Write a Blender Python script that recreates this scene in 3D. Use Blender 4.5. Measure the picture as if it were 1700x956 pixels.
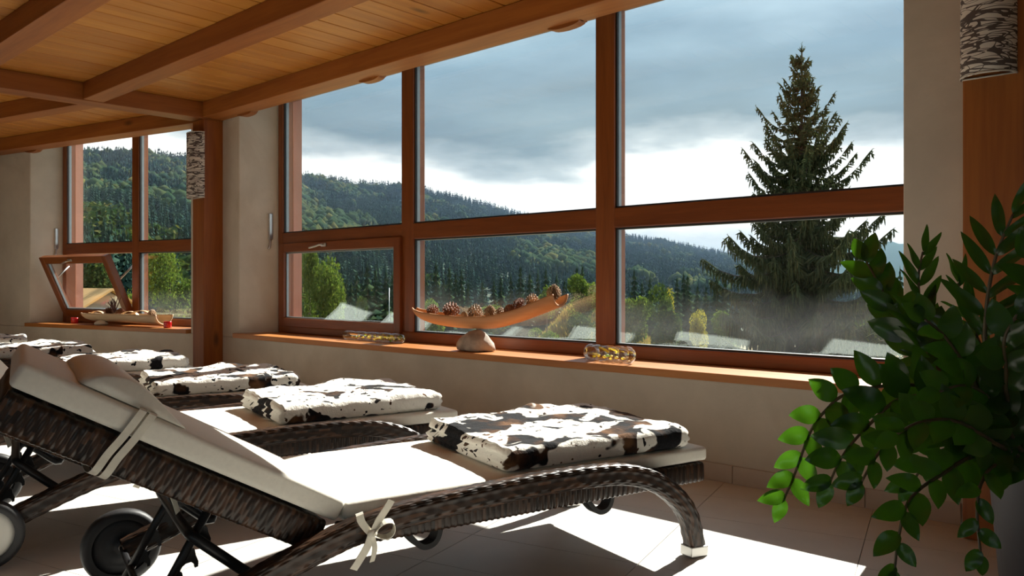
import bpy, bmesh, math, random
import numpy as np
from mathutils import Vector, Matrix, noise as mnoise

for o in list(bpy.data.objects):
    bpy.data.objects.remove(o)
SC = bpy.context.scene
COL = SC.collection
random.seed(7)
RNG = np.random.default_rng(11)
rad = math.radians

# ------------------------------------------------------------------ camera
F_PX, HOR = 1302.0, 470.0
EYE = 0.95
cam_d = bpy.data.cameras.new('camera')
cam = bpy.data.objects.new('camera', cam_d)
COL.objects.link(cam)
cam.location = (0, 0, EYE)
cam.rotation_euler = (rad(90), 0, 0)
cam_d.sensor_fit = 'HORIZONTAL'
cam_d.sensor_width = 36.0
cam_d.lens = 36.0 * F_PX / 1700.0
cam_d.shift_y = -(478.0 - HOR) / 1700.0
cam_d.clip_start = 0.02
cam_d.clip_end = 6000
SC.camera = cam

# ------------------------------------------------------------------ light
SC.view_settings.view_transform = 'Standard'
SC.view_settings.look = 'None'
SC.view_settings.gamma = 1.0
SC.view_settings.use_curve_mapping = False
SC.view_settings.exposure = 0.16

SUN_AZ, SUN_EL = rad(35.5), rad(37.0)
sun_d = bpy.data.lights.new('sun', 'SUN')
sun_d.energy = 14.0
sun_d.angle = rad(0.53)
sun_d.color = (1.0, 0.95, 0.86)
sun = bpy.data.objects.new('sun', sun_d)
COL.objects.link(sun)
sdir = Vector((math.sin(SUN_AZ) * math.cos(SUN_EL), math.cos(SUN_AZ) * math.cos(SUN_EL), math.sin(SUN_EL)))
sun.rotation_euler = sdir.to_track_quat('Z', 'Y').to_euler()
sun.location = (8, 12, 14)


class NT:
    """small node-tree helper"""
    def __init__(self, tree):
        self.t = tree
        self.n = tree.nodes
        self.l = tree.links

    def add(self, typ, **kw):
        nd = self.n.new(typ)
        for k, v in kw.items():
            if k.startswith('i_'):
                key = k[2:]
                key = int(key) if key.isdigit() else key.replace('_', ' ')
                sock = nd.inputs[key]
                if isinstance(v, bpy.types.NodeSocket):
                    self.l.new(v, sock)
                else:
                    sock.default_value = v
            else:
                setattr(nd, k, v)
        return nd

    def math(self, op, a, b=None, clamp=False):
        nd = self.n.new('ShaderNodeMath')
        nd.operation = op
        nd.use_clamp = clamp
        for i, v in enumerate((a, b)):
            if v is None:
                continue
            if isinstance(v, bpy.types.NodeSocket):
                self.l.new(v, nd.inputs[i])
            else:
                nd.inputs[i].default_value = v
        return nd.outputs[0]

    def ramp(self, fac, stops, interp='LINEAR'):
        nd = self.n.new('ShaderNodeValToRGB')
        nd.color_ramp.interpolation = interp
        cr = nd.color_ramp
        while len(cr.elements) < len(stops):
            cr.elements.new(0.5)
        for e, (p, c) in zip(cr.elements, stops):
            e.position = p
            e.color = (c[0], c[1], c[2], 1)
        self.l.new(fac, nd.inputs[0])
        return nd.outputs[0]

    def mix(self, fac, a, b, blend='MIX'):
        nd = self.n.new('ShaderNodeMix')
        nd.data_type = 'RGBA'
        nd.blend_type = blend
        for s, v in ((nd.inputs[0], fac), (nd.inputs[6], a), (nd.inputs[7], b)):
            if isinstance(v, bpy.types.NodeSocket):
                self.l.new(v, s)
            elif isinstance(v, (int, float)):
                s.default_value = v
            else:
                s.default_value = (v[0], v[1], v[2], 1)
        return nd.outputs[2]


# ------------------------------------------------------------------ sky
world = bpy.data.worlds.new('sky')
SC.world = world
world.use_nodes = True
w = NT(world.node_tree)
w.n.clear()
tc = w.add('ShaderNodeTexCoord')
mp = w.add('ShaderNodeMapping', i_Vector=tc.outputs['Generated'], i_Scale=(1.0, 1.0, 3.2))
sep = w.add('ShaderNodeSeparateXYZ', i_Vector=tc.outputs['Generated'])
n1 = w.add('ShaderNodeTexNoise', i_Vector=mp.outputs[0], i_Scale=3.2, i_Detail=7.0, i_Roughness=0.52)
mp2 = w.add('ShaderNodeMapping', i_Vector=tc.outputs['Generated'], i_Scale=(1.0, 1.0, 4.0), i_Location=(3.1, 1.7, 0.4))
n2 = w.add('ShaderNodeTexNoise', i_Vector=mp2.outputs[0], i_Scale=2.1, i_Detail=6.0, i_Roughness=0.55)
el = w.math('ADD', sep.outputs[2], w.math('MULTIPLY', w.math('SUBTRACT', n1.outputs[0], 0.5), 0.20))
sky = w.ramp(el, [(0.0, (0.55, 0.67, 0.75)), (0.05, (0.70, 0.80, 0.87)), (0.085, (1.25, 1.30, 1.30)), (0.14, (1.55, 1.55, 1.50)),
                  (0.168, (0.62, 0.72, 0.76)), (0.20, (0.27, 0.38, 0.44)), (0.27, (0.31, 0.46, 0.57)), (0.36, (0.48, 0.66, 0.79)),
                  (0.50, (0.72, 0.83, 0.90)), (1.0, (0.50, 0.66, 0.86))])
var = w.ramp(n2.outputs[0], [(0.3, (0.78, 0.82, 0.86)), (0.5, (1.0, 1.0, 1.0)), (0.72, (1.5, 1.42, 1.34))])
skyc = w.mix(0.8, sky, var, 'MULTIPLY')
bg = w.add('ShaderNodeBackground', i_Color=skyc, i_Strength=1.0)
wo = w.add('ShaderNodeOutputWorld', i_Surface=bg.outputs[0])

# ------------------------------------------------------------------ materials
MATS = {}


def new_mat(name):
    m = bpy.data.materials.new(name)
    m.use_nodes = True
    t = NT(m.node_tree)
    t.n.clear()
    out = t.add('ShaderNodeOutputMaterial')
    MATS[name] = m
    return m, t, out


def bsdf(t, out, **kw):
    b = t.add('ShaderNodeBsdfPrincipled', **kw)
    t.l.new(b.outputs[0], out.inputs[0])
    return b


def bump(t, h, strength=0.3, dist=0.01):
    return t.add('ShaderNodeBump', i_Height=h, i_Strength=strength, i_Distance=dist).outputs[0]


def wood(name, c1, c2, axis=0, scale=14.0, rough=0.45, knots=True, bumpy=0.15):
    m, t, out = new_mat(name)
    tcn = t.add('ShaderNodeTexCoord')
    oi = t.add('ShaderNodeObjectInfo')
    off = t.add('ShaderNodeVectorMath', operation='SCALE', i_0=(7.3, 3.1, 5.7))
    t.l.new(oi.outputs['Random'], off.inputs['Scale'])
    ad = t.add('ShaderNodeVectorMath', operation='ADD', i_0=tcn.outputs['Object'], i_1=off.outputs[0])
    sc = [1.0, 1.0, 1.0]
    sc[axis] = 0.07
    mpn = t.add('ShaderNodeMapping', i_Vector=ad.outputs[0], i_Scale=tuple(sc))
    nz = t.add('ShaderNodeTexNoise', i_Vector=mpn.outputs[0], i_Scale=scale, i_Detail=5.0, i_Roughness=0.6, i_Distortion=0.6)
    nf = t.add('ShaderNodeTexNoise', i_Vector=mpn.outputs[0], i_Scale=scale * 6, i_Detail=3.0)
    f = t.math('ADD', t.math('MULTIPLY', nz.outputs[0], 0.75), t.math('MULTIPLY', nf.outputs[0], 0.25))
    col = t.ramp(f, [(0.34, c2), (0.62, c1)])
    col = t.mix(t.math('MULTIPLY', oi.outputs['Random'], 0.8), col, t.mix(1.0, col, (0.72, 0.62, 0.5), 'MULTIPLY'))
    if knots:
        sc2 = [2.6, 2.6, 2.6]
        sc2[axis] = 1.0
        mk = t.add('ShaderNodeMapping', i_Vector=ad.outputs[0], i_Scale=tuple(sc2))
        vo = t.add('ShaderNodeTexVoronoi', i_Vector=mk.outputs[0], i_Scale=1.1)
        kf = t.ramp(vo.outputs['Distance'], [(0.03, (1, 1, 1)), (0.10, (0, 0, 0))])
        col = t.mix(t.math('MULTIPLY', kf, 0.75), col, tuple(x * 0.22 for x in c2))
    b = bsdf(t, out, i_Base_Color=col, i_Roughness=rough)
    t.l.new(bump(t, f, bumpy, 0.004), b.inputs['Normal'])
    return m


def plain(name, c, rough=0.5, metal=0.0, noise=0.0, nscale=20.0, bumpy=0.0, **kw):
    m, t, out = new_mat(name)
    tcn = t.add('ShaderNodeTexCoord')
    nz = t.add('ShaderNodeTexNoise', i_Vector=tcn.outputs['Object'], i_Scale=nscale, i_Detail=5.0)
    col = t.ramp(nz.outputs[0], [(0.3, tuple(x * (1 - noise) for x in c)), (0.7, tuple(min(1, x * (1 + noise)) for x in c))])
    b = bsdf(t, out, i_Base_Color=col, i_Roughness=rough, i_Metallic=metal, **kw)
    if bumpy:
        t.l.new(bump(t, nz.outputs[0], bumpy, 0.01), b.inputs['Normal'])
    return m


wood('plank_wood', (0.60, 0.255, 0.042), (0.44, 0.16, 0.022), axis=1, scale=9, rough=0.42)
wood('beam_wood', (0.41, 0.140, 0.024), (0.26, 0.072, 0.009), axis=0, scale=10, rough=0.5)
wood('post_wood', (0.44, 0.145, 0.022), (0.28, 0.075, 0.010), axis=2, scale=10, rough=0.5)
wood('frame_wood', (0.28, 0.082, 0.016), (0.18, 0.046, 0.008), axis=0, scale=16, rough=0.38, knots=False, bumpy=0.05)
wood('frame_wood_up', (0.28, 0.082, 0.016), (0.18, 0.046, 0.008), axis=2, scale=16, rough=0.38, knots=False, bumpy=0.05)
wood('sill_wood', (0.58, 0.235, 0.060), (0.44, 0.15, 0.030), axis=0, scale=12, rough=0.4)
wood('bark_wood', (0.68, 0.36, 0.17), (0.50, 0.23, 0.09), axis=0, scale=9, rough=0.6, knots=False, bumpy=0.3)
wood('pale_dish_wood', (0.70, 0.52, 0.33), (0.50, 0.33, 0.18), axis=0, scale=9, rough=0.6, knots=False, bumpy=0.3)


def plaster(name, c):
    m, t, out = new_mat(name)
    tcn = t.add('ShaderNodeTexCoord')
    n1_ = t.add('ShaderNodeTexNoise', i_Vector=tcn.outputs['Object'], i_Scale=2.2, i_Detail=6.0, i_Roughness=0.6)
    n2_ = t.add('ShaderNodeTexNoise', i_Vector=tcn.outputs['Object'], i_Scale=60.0, i_Detail=4.0)
    n3_ = t.add('ShaderNodeTexNoise', i_Vector=tcn.outputs['Object'], i_Scale=1.1, i_Detail=5.0, i_Roughness=0.6, i_Distortion=1.0)
    col = t.ramp(n1_.outputs[0], [(0.3, tuple(x * 0.82 for x in c)), (0.65, c)])
    col = t.mix(t.ramp(n3_.outputs[0], [(0.5, (0, 0, 0)), (0.75, (0.6, 0.6, 0.6))]), col, (c[0] * 0.72, c[1] * 0.66, c[2] * 0.58))
    h = t.math('ADD', n1_.outputs[0], t.math('MULTIPLY', n2_.outputs[0], 0.06))
    b = bsdf(t, out, i_Base_Color=col, i_Roughness=0.9)
    t.l.new(bump(t, h, 0.5, 0.02), b.inputs['Normal'])
    return m


plaster('wall_plaster', (0.68, 0.60, 0.485))
plaster('salmon_render', (0.46, 0.215, 0.145))
plain('tile_face', (0.69, 0.665, 0.62), rough=0.42, noise=0.05, nscale=6)
plain('grout', (0.36, 0.33, 0.29), rough=0.9, noise=0.1)
plain('skirting_tile', (0.56, 0.46, 0.37), rough=0.5, noise=0.06, nscale=8)
plain('cushion_fabric', (0.85, 0.815, 0.72), rough=0.85, noise=0.03, nscale=90, bumpy=0.06)
plain('ribbon_fabric', (0.78, 0.74, 0.63), rough=0.85, noise=0.05, nscale=60)
plain('black_metal', (0.018, 0.018, 0.02), rough=0.4, noise=0.2)
plain('black_rubber', (0.022, 0.022, 0.024), rough=0.55, noise=0.2)
plain('white_plastic', (0.72, 0.70, 0.64), rough=0.45, noise=0.03)
plain('steel', (0.62, 0.62, 0.60), rough=0.28, metal=0.85, noise=0.04)
plain('spacer_metal', (0.26, 0.28, 0.28), rough=0.35, metal=0.5, noise=0.05)
plain('gasket', (0.02, 0.02, 0.02), rough=0.6)
plain('pot_glaze', (0.075, 0.075, 0.085), rough=0.55, noise=0.1, nscale=8)
plain('soil', (0.045, 0.03, 0.02), rough=1.0, noise=0.4, nscale=40, bumpy=0.6)
plain('stem_green', (0.085, 0.065, 0.03), rough=0.5, noise=0.3)
plain('stone', (0.42, 0.34, 0.27), rough=0.85, noise=0.35, nscale=18, bumpy=0.5)
plain('pale_stone', (0.62, 0.58, 0.50), rough=0.8, noise=0.15, nscale=18, bumpy=0.3)
plain('cone_brown', (0.23, 0.085, 0.035), rough=0.7, noise=0.35, nscale=30)
plain('cone_pale', (0.42, 0.27, 0.15), rough=0.7, noise=0.4, nscale=30)
plain('heather', (0.16, 0.07, 0.06), rough=0.8, noise=0.4, nscale=40)
plain('flower_yellow', (0.85, 0.62, 0.04), rough=0.6, noise=0.2)
plain('flower_green', (0.30, 0.50, 0.05), rough=0.6, noise=0.2)
plain('red_glass', (0.55, 0.02, 0.025), rough=0.15, noise=0.1)
plain('bark', (0.085, 0.06, 0.045), rough=0.95, noise=0.3, nscale=6)
plain('roof_pale', (0.36, 0.42, 0.43), rough=0.5, noise=0.06, nscale=1.0)
plain('roof_straw', (0.62, 0.36, 0.13), rough=0.8, noise=0.15, nscale=2.0)
plain('hut_wall', (0.32, 0.27, 0.22), rough=0.9, noise=0.15, nscale=2.0)


def leafy(name, stops, rough=0.7, transl=0.35, spec=0.0):
    """foliage: colour differs from leaf cluster to leaf cluster"""
    m, t, out = new_mat(name)
    g = t.add('ShaderNodeNewGeometry')
    oi = t.add('ShaderNodeObjectInfo')
    r = t.math('FRACT', t.math('ADD', g.outputs['Random Per Island'], t.math('MULTIPLY', oi.outputs['Random'], 0.37)))
    col = t.ramp(r, stops)
    b = t.add('ShaderNodeBsdfPrincipled', i_Base_Color=col, i_Roughness=rough)
    b.inputs['Specular IOR Level'].default_value = spec
    tr = t.add('ShaderNodeBsdfTranslucent', i_Color=t.mix(1.0, col, (1.25, 1.35, 0.75), 'MULTIPLY'))
    mx = t.add('ShaderNodeMixShader', i_0=transl, i_1=b.outputs[0], i_2=tr.outputs[0])
    t.l.new(mx.outputs[0], out.inputs[0])
    return m


leafy('spruce_needles', [(0.0, (0.040, 0.058, 0.028)), (0.5, (0.070, 0.088, 0.042)), (1.0, (0.125, 0.125, 0.060))], transl=0.3)
leafy('far_spruce', [(0.0, (0.014, 0.030, 0.020)), (0.6, (0.024, 0.046, 0.026)), (1.0, (0.045, 0.070, 0.032))], transl=0.1)
leafy('hill_conifer', [(0.0, (0.014, 0.034, 0.030)), (0.6, (0.022, 0.046, 0.036)), (1.0, (0.034, 0.060, 0.036))], transl=0.0)
leafy('hill_broadleaf', [(0.0, (0.020, 0.042, 0.024)), (0.5, (0.034, 0.058, 0.027)), (0.85, (0.060, 0.074, 0.028)), (1.0, (0.095, 0.090, 0.032))], transl=0.0)
leafy('hill_broadleaf_near', [(0.0, (0.022, 0.048, 0.022)), (0.5, (0.045, 0.080, 0.030)), (0.85, (0.085, 0.105, 0.034)), (1.0, (0.13, 0.12, 0.040))], transl=0.25)
leafy('broadleaf', [(0.0, (0.0420, 0.0720, 0.0180)), (0.5, (0.0780, 0.1200, 0.0270)), (1.0, (0.1440, 0.1740, 0.0420))], transl=0.4)
leafy('dark_bush', [(0.0, (0.0225, 0.0450, 0.0188)), (0.6, (0.0450, 0.0750, 0.0263)), (1.0, (0.0975, 0.1200, 0.0375))], transl=0.3)
leafy('autumn_leaf', [(0.0, (0.1950, 0.1690, 0.0195)), (0.5, (0.3120, 0.2470, 0.0260)), (1.0, (0.2340, 0.2340, 0.0455))], transl=0.4)
leafy('dry_grass', [(0.0, (0.2520, 0.1680, 0.0600)), (0.5, (0.3300, 0.2280, 0.0840)), (1.0, (0.1920, 0.1800, 0.0540))], transl=0.3)


def m_ground():
    m, t, out = new_mat('meadow_ground')
    tcn = t.add('ShaderNodeTexCoord')
    n = t.add('ShaderNodeTexNoise', i_Vector=tcn.outputs['Object'], i_Scale=0.12, i_Detail=8.0, i_Roughness=0.65)
    col = t.ramp(n.outputs[0], [(0.3, (0.10, 0.13, 0.04)), (0.5, (0.24, 0.18, 0.07)), (0.7, (0.34, 0.24, 0.10))])
    bsdf(t, out, i_Base_Color=col, i_Roughness=1.0)
    m, t, out = new_mat('forest_floor')
    tcn = t.add('ShaderNodeTexCoord')
    n = t.add('ShaderNodeTexNoise', i_Vector=tcn.outputs['Object'], i_Scale=0.03, i_Detail=8.0, i_Roughness=0.7)
    col = t.ramp(n.outputs[0], [(0.3, (0.02, 0.04, 0.022)), (0.7, (0.05, 0.08, 0.035))])
    bsdf(t, out, i_Base_Color=col, i_Roughness=1.0)


m_ground()


def m_wicker():
    m, t, out = new_mat('wicker')
    uv = t.add('ShaderNodeUVMap')
    s = t.add('ShaderNodeSeparateXYZ', i_Vector=uv.outputs[0])
    ix = t.math('FLOOR', s.outputs[0])
    iy = t.math('FLOOR', s.outputs[1])
    cmb = t.add('ShaderNodeCombineXYZ', i_X=ix, i_Y=iy)
    wn = t.add('ShaderNodeTexWhiteNoise', noise_dimensions='2D', i_Vector=cmb.outputs[0])
    col = t.ramp(wn.outputs[0], [(0.0, (0.014, 0.009, 0.007)), (0.6, (0.034, 0.018, 0.011)), (1.0, (0.085, 0.042, 0.023))])
    b = bsdf(t, out, i_Base_Color=col, i_Roughness=0.36)
    b.inputs['Specular IOR Level'].default_value = 0.4


m_wicker()


def m_cow():
    m, t, out = new_mat('cow_print_fleece')
    tcn = t.add('ShaderNodeTexCoord')
    oi = t.add('ShaderNodeObjectInfo')
    off = t.add('ShaderNodeVectorMath', operation='SCALE', i_0=(17.3, 9.1, 3.7))
    t.l.new(oi.outputs['Random'], off.inputs['Scale'])
    ad = t.add('ShaderNodeVectorMath', operation='ADD', i_0=tcn.outputs['Object'], i_1=off.outputs[0])
    big = t.add('ShaderNodeTexNoise', i_Vector=ad.outputs[0], i_Scale=5.6, i_Detail=2.5, i_Roughness=0.5, i_Distortion=0.5)
    sml = t.add('ShaderNodeTexNoise', i_Vector=ad.outputs[0], i_Scale=34.0, i_Detail=1.5)
    zone = t.add('ShaderNodeTexNoise', i_Vector=ad.outputs[0], i_Scale=4.0, i_Detail=1.0)
    bm_ = t.ramp(big.outputs[0], [(0.546, (0, 0, 0)), (0.561, (1, 1, 1))])
    sm_ = t.ramp(t.math('ADD', sml.outputs[0], t.math('MULTIPLY', zone.outputs[0], 0.25)), [(0.765, (0, 0, 0)), (0.785, (1, 1, 1))])
    hue = t.add('ShaderNodeTexNoise', i_Vector=ad.outputs[0], i_Scale=7.5, i_Detail=3.0)
    dark = t.ramp(hue.outputs[0], [(0.49, (0.010, 0.010, 0.012)), (0.56, (0.045, 0.022, 0.012)), (0.66, (0.15, 0.075, 0.035))])
    msk = t.math('MAXIMUM', bm_, sm_)
    fn = t.add('ShaderNodeTexNoise', i_Vector=tcn.outputs['Object'], i_Scale=260.0, i_Detail=3.0)
    fl = t.add('ShaderNodeTexNoise', i_Vector=tcn.outputs['Object'], i_Scale=55.0, i_Detail=4.0)
    col = t.mix(msk, (0.86, 0.83, 0.76), dark)
    b = bsdf(t, out, i_Base_Color=col, i_Roughness=0.95)
    b.inputs['Sheen Weight'].default_value = 0.06
    b.inputs['Specular IOR Level'].default_value = 0.1
    h = t.math('ADD', t.math('MULTIPLY', fn.outputs[0], 0.4), fl.outputs[0])
    t.l.new(bump(t, h, 0.7, 0.008), b.inputs['Normal'])


m_cow()


def m_glass():
    m, t, out = new_mat('window_glass')
    tcn = t.add('ShaderNodeTexCoord')
    gm = t.add('ShaderNodeNewGeometry')
    # the node inverts the index on back faces; undo that for a thin sheet
    # two coated sheets per pane reflect more than a single one
    ior = t.math('SUBTRACT', 1.75, t.math('MULTIPLY', gm.outputs['Backfacing'], 1.75 - 1 / 1.75))
    fr = t.add('ShaderNodeFresnel', i_IOR=ior)
    tr = t.add('ShaderNodeBsdfTransparent', i_Color=(0.97, 0.985, 0.985, 1))
    gl = t.add('ShaderNodeBsdfGlossy', i_Color=(0.78, 0.93, 1.0, 1), i_Roughness=0.0)
    mx = t.add('ShaderNodeMixShader', i_0=fr.outputs[0], i_1=tr.outputs[0], i_2=gl.outputs[0])
    t.l.new(mx.outputs[0], out.inputs[0])
    # lower panes: breath of dried condensation and dust with an outline of its own
    m, t, out = new_mat('dusty_glass')
    tcn = t.add('ShaderNodeTexCoord')
    gm = t.add('ShaderNodeNewGeometry')
    # the node inverts the index on back faces; undo that for a thin sheet
    # two coated sheets per pane reflect more than a single one
    ior = t.math('SUBTRACT', 1.75, t.math('MULTIPLY', gm.outputs['Backfacing'], 1.75 - 1 / 1.75))
    fr = t.add('ShaderNodeFresnel', i_IOR=ior)
    tr = t.add('ShaderNodeBsdfTransparent', i_Color=(0.97, 0.985, 0.985, 1))
    gl = t.add('ShaderNodeBsdfGlossy', i_Color=(0.78, 0.93, 1.0, 1), i_Roughness=0.0)
    mx = t.add('ShaderNodeMixShader', i_0=fr.outputs[0], i_1=tr.outputs[0], i_2=gl.outputs[0])
    s = t.add('ShaderNodeSeparateXYZ', i_Vector=tcn.outputs['Object'])
    mpp = t.add('ShaderNodeMapping', i_Vector=tcn.outputs['Object'], i_Scale=(1.0, 1.0, 0.5))
    nz = t.add('ShaderNodeTexNoise', i_Vector=mpp.outputs[0], i_Scale=2.6, i_Detail=6.0, i_Roughness=0.6)
    zz = t.math('ADD', s.outputs[2], t.math('MULTIPLY', t.math('SUBTRACT', nz.outputs[0], 0.5), 0.5))
    df = t.ramp(zz, [(0.60, (0.5, 0.5, 0.5)), (0.70, (1, 1, 1)), (0.90, (0.0, 0.0, 0.0))])
    dust = t.math('MULTIPLY', df, t.math('MULTIPLY', nz.outputs[0], 0.028))
    tl = t.add('ShaderNodeBsdfTranslucent', i_Color=(0.8, 0.82, 0.82, 1))
    m2 = t.add('ShaderNodeMixShader', i_0=dust, i_1=mx.outputs[0], i_2=tl.outputs[0])
    t.l.new(m2.outputs[0], out.inputs[0])
    # blown glass of the ornaments
    m, t, out = new_mat('blown_glass')
    lw = t.add('ShaderNodeLayerWeight', i_Blend=0.35)
    tr = t.add('ShaderNodeBsdfTransparent', i_Color=(0.95, 0.94, 0.93, 1))
    gl = t.add('ShaderNodeBsdfGlossy', i_Color=(1, 1, 1, 1), i_Roughness=0.03)
    mx = t.add('ShaderNodeMixShader', i_0=t.math('ADD', t.math('MULTIPLY', lw.outputs[0], 0.8), 0.06), i_1=tr.outputs[0], i_2=gl.outputs[0])
    t.l.new(mx.outputs[0], out.inputs[0])


m_glass()


def m_shade():
    m, t, out = new_mat('scribble_shade')
    uv = t.add('ShaderNodeUVMap')
    acc = None
    for k, (sx, sy, rot, wd) in enumerate(((1.2, 5.0, 0.25, 0.034), (1.0, 6.0, -0.30, 0.034), (1.6, 3.0, 0.7, 0.016), (1.1, 7.0, 0.05, 0.040))):
        mpp = t.add('ShaderNodeMapping', i_Vector=uv.outputs[0], i_Scale=(sx, sy, 1), i_Rotation=(0, 0, rot), i_Location=(k * 3.7, k * 1.9, 0))
        nz = t.add('ShaderNodeTexNoise', i_Vector=mpp.outputs[0], i_Scale=1.6, i_Detail=1.0)
        d = t.math('ABSOLUTE', t.math('SUBTRACT', nz.outputs[0], 0.5))
        ln = t.math('LESS_THAN', d, wd * 0.55)
        acc = ln if acc is None else t.math('MAXIMUM', acc, ln)
    col = t.mix(acc, (0.72, 0.66, 0.58), (0.10, 0.075, 0.065))
    b = bsdf(t, out, i_Base_Color=col, i_Roughness=0.8)
    t.l.new(bump(t, acc, -0.4, 0.004), b.inputs['Normal'])


m_shade()


def m_zz():
    m, t, out = new_mat('zz_leaf')
    oi = t.add('ShaderNodeObjectInfo')
    tcn = t.add('ShaderNodeTexCoord')
    wv = t.add('ShaderNodeTexNoise', i_Vector=tcn.outputs['Object'], i_Scale=60.0, i_Detail=3.0)
    col = t.ramp(oi.outputs['Random'], [(0.0, (0.010, 0.034, 0.009)), (0.6, (0.016, 0.050, 0.011)), (1.0, (0.026, 0.074, 0.014))])
    col = t.mix(t.math('MULTIPLY', wv.outputs[0], 0.3), col, (0.035, 0.085, 0.02))
    b = t.add('ShaderNodeBsdfPrincipled', i_Base_Color=col, i_Roughness=0.24)
    b.inputs['Specular IOR Level'].default_value = 0.5
    tr = t.add('ShaderNodeBsdfTranslucent', i_Color=(0.11, 0.33, 0.012, 1))
    mx = t.add('ShaderNodeMixShader', i_0=0.20, i_1=b.outputs[0], i_2=tr.outputs[0])
    t.l.new(mx.outputs[0], out.inputs[0])


m_zz()

# ------------------------------------------------------------------ mesh helpers


def link(name, data=None, parent=None, mat=None):
    o = bpy.data.objects.new(name, data)
    COL.objects.link(o)
    if parent is not None:
        o.parent = parent
    if mat and data is not None:
        data.materials.append(MATS[mat])
    return o


def tag(o, label=None, cat=None, group=None, kind=None):
    if label:
        o['label'] = label
    if cat:
        o['category'] = cat
    if group:
        o['group'] = group
    if kind:
        o['kind'] = kind
    return o


def mesh_np(name, V, F, smooth=False, uv=None):
    """V (n,3), F list of faces or (m,k) array; uv per vertex (n,2)"""
    me = bpy.data.meshes.new(name)
    if isinstance(F, np.ndarray):
        V = np.asarray(V, dtype=np.float32)
        m, k = F.shape
        me.vertices.add(len(V))
        me.vertices.foreach_set('co', V.ravel())
        me.loops.add(m * k)
        me.loops.foreach_set('vertex_index', F.astype(np.int32).ravel())
        me.polygons.add(m)
        me.polygons.foreach_set('loop_start', np.arange(0, m * k, k, dtype=np.int32))
        me.polygons.foreach_set('loop_total', np.full(m, k, dtype=np.int32))
    else:
        me.from_pydata([tuple(v) for v in V], [], F)
    if uv is not None:
        lay = me.uv_layers.new(name='UVMap')
        idx = np.zeros(len(me.loops), dtype=np.int32)
        me.loops.foreach_get('vertex_index', idx)
        lay.data.foreach_set('uv', np.asarray(uv, dtype=np.float32)[idx].ravel())
    if smooth:
        me.polygons.foreach_set('use_smooth', np.ones(len(me.polygons), dtype=bool))
    me.update(calc_edges=True)
    me.validate()
    return me


class MB:
    def __init__(self):
        self.v = []
        self.f = []

    def add(self, vs, fs):
        b = len(self.v)
        self.v += [tuple(p) for p in vs]
        self.f += [tuple(b + i for i in f) for f in fs]
        return self

    def box(self, x0, x1, y0, y1, z0, z1):
        vs = [(x0, y0, z0), (x1, y0, z0), (x1, y1, z0), (x0, y1, z0), (x0, y0, z1), (x1, y0, z1), (x1, y1, z1), (x0, y1, z1)]
        return self.add(vs, [(0, 3, 2, 1), (4, 5, 6, 7), (0, 1, 5, 4), (1, 2, 6, 5), (2, 3, 7, 6), (3, 0, 4, 7)])

    def prism(self, plan, z0, z1):
        n = len(plan)
        vs = [(p[0], p[1], z0) for p in plan] + [(p[0], p[1], z1) for p in plan]
        fs = [tuple(range(n - 1, -1, -1)), tuple(range(n, 2 * n))]
        fs += [(i, (i + 1) % n, n + (i + 1) % n, n + i) for i in range(n)]
        return self.add(vs, fs)

    def build(self, name, mat, parent=None, bevel=0.0, seg=2, smooth=False):
        me = bpy.data.meshes.new(name)
        me.from_pydata(self.v, [], self.f)
        bm = bmesh.new()
        bm.from_mesh(me)
        bmesh.ops.recalc_face_normals(bm, faces=bm.faces)
        if bevel:
            bmesh.ops.bevel(bm, geom=list(bm.edges), offset=bevel, segments=seg, affect='EDGES', profile=0.6, clamp_overlap=True)
        bm.to_mesh(me)
        bm.free()
        if smooth:
            me.polygons.foreach_set('use_smooth', np.ones(len(me.polygons), dtype=bool))
        return link(name, me, parent, mat)


def box(name, b, mat, parent=None, bevel=0.0, seg=2):
    return MB().box(*b).build(name, mat, parent, bevel, seg)


def frames_along(P):
    """tangents and side/up vectors along polyline with a fixed up"""
    P = np.asarray(P, float)
    T = np.gradient(P, axis=0)
    T /= np.linalg.norm(T, axis=1)[:, None] + 1e-12
    return T


def resample(P, step):
    P = np.asarray(P, float)
    # Catmull-Rom
    Q = []
    n = len(P)
    for i in range(n - 1):
        p0, p1, p2, p3 = P[max(i - 1, 0)], P[i], P[i + 1], P[min(i + 2, n - 1)]
        for k in range(16):
            t = k / 16
            Q.append(0.5 * ((2 * p1) + (-p0 + p2) * t + (2 * p0 - 5 * p1 + 4 * p2 - p3) * t * t + (-p0 + 3 * p1 - 3 * p2 + p3) * t ** 3))
    Q.append(P[-1])
    Q = np.array(Q)
    d = np.r_[0, np.cumsum(np.linalg.norm(np.diff(Q, axis=0), axis=1))]
    m = max(2, int(round(d[-1] / step)) + 1)
    s = np.linspace(0, d[-1], m)
    return np.stack([np.interp(s, d, Q[:, k]) for k in range(3)], 1), s


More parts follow.
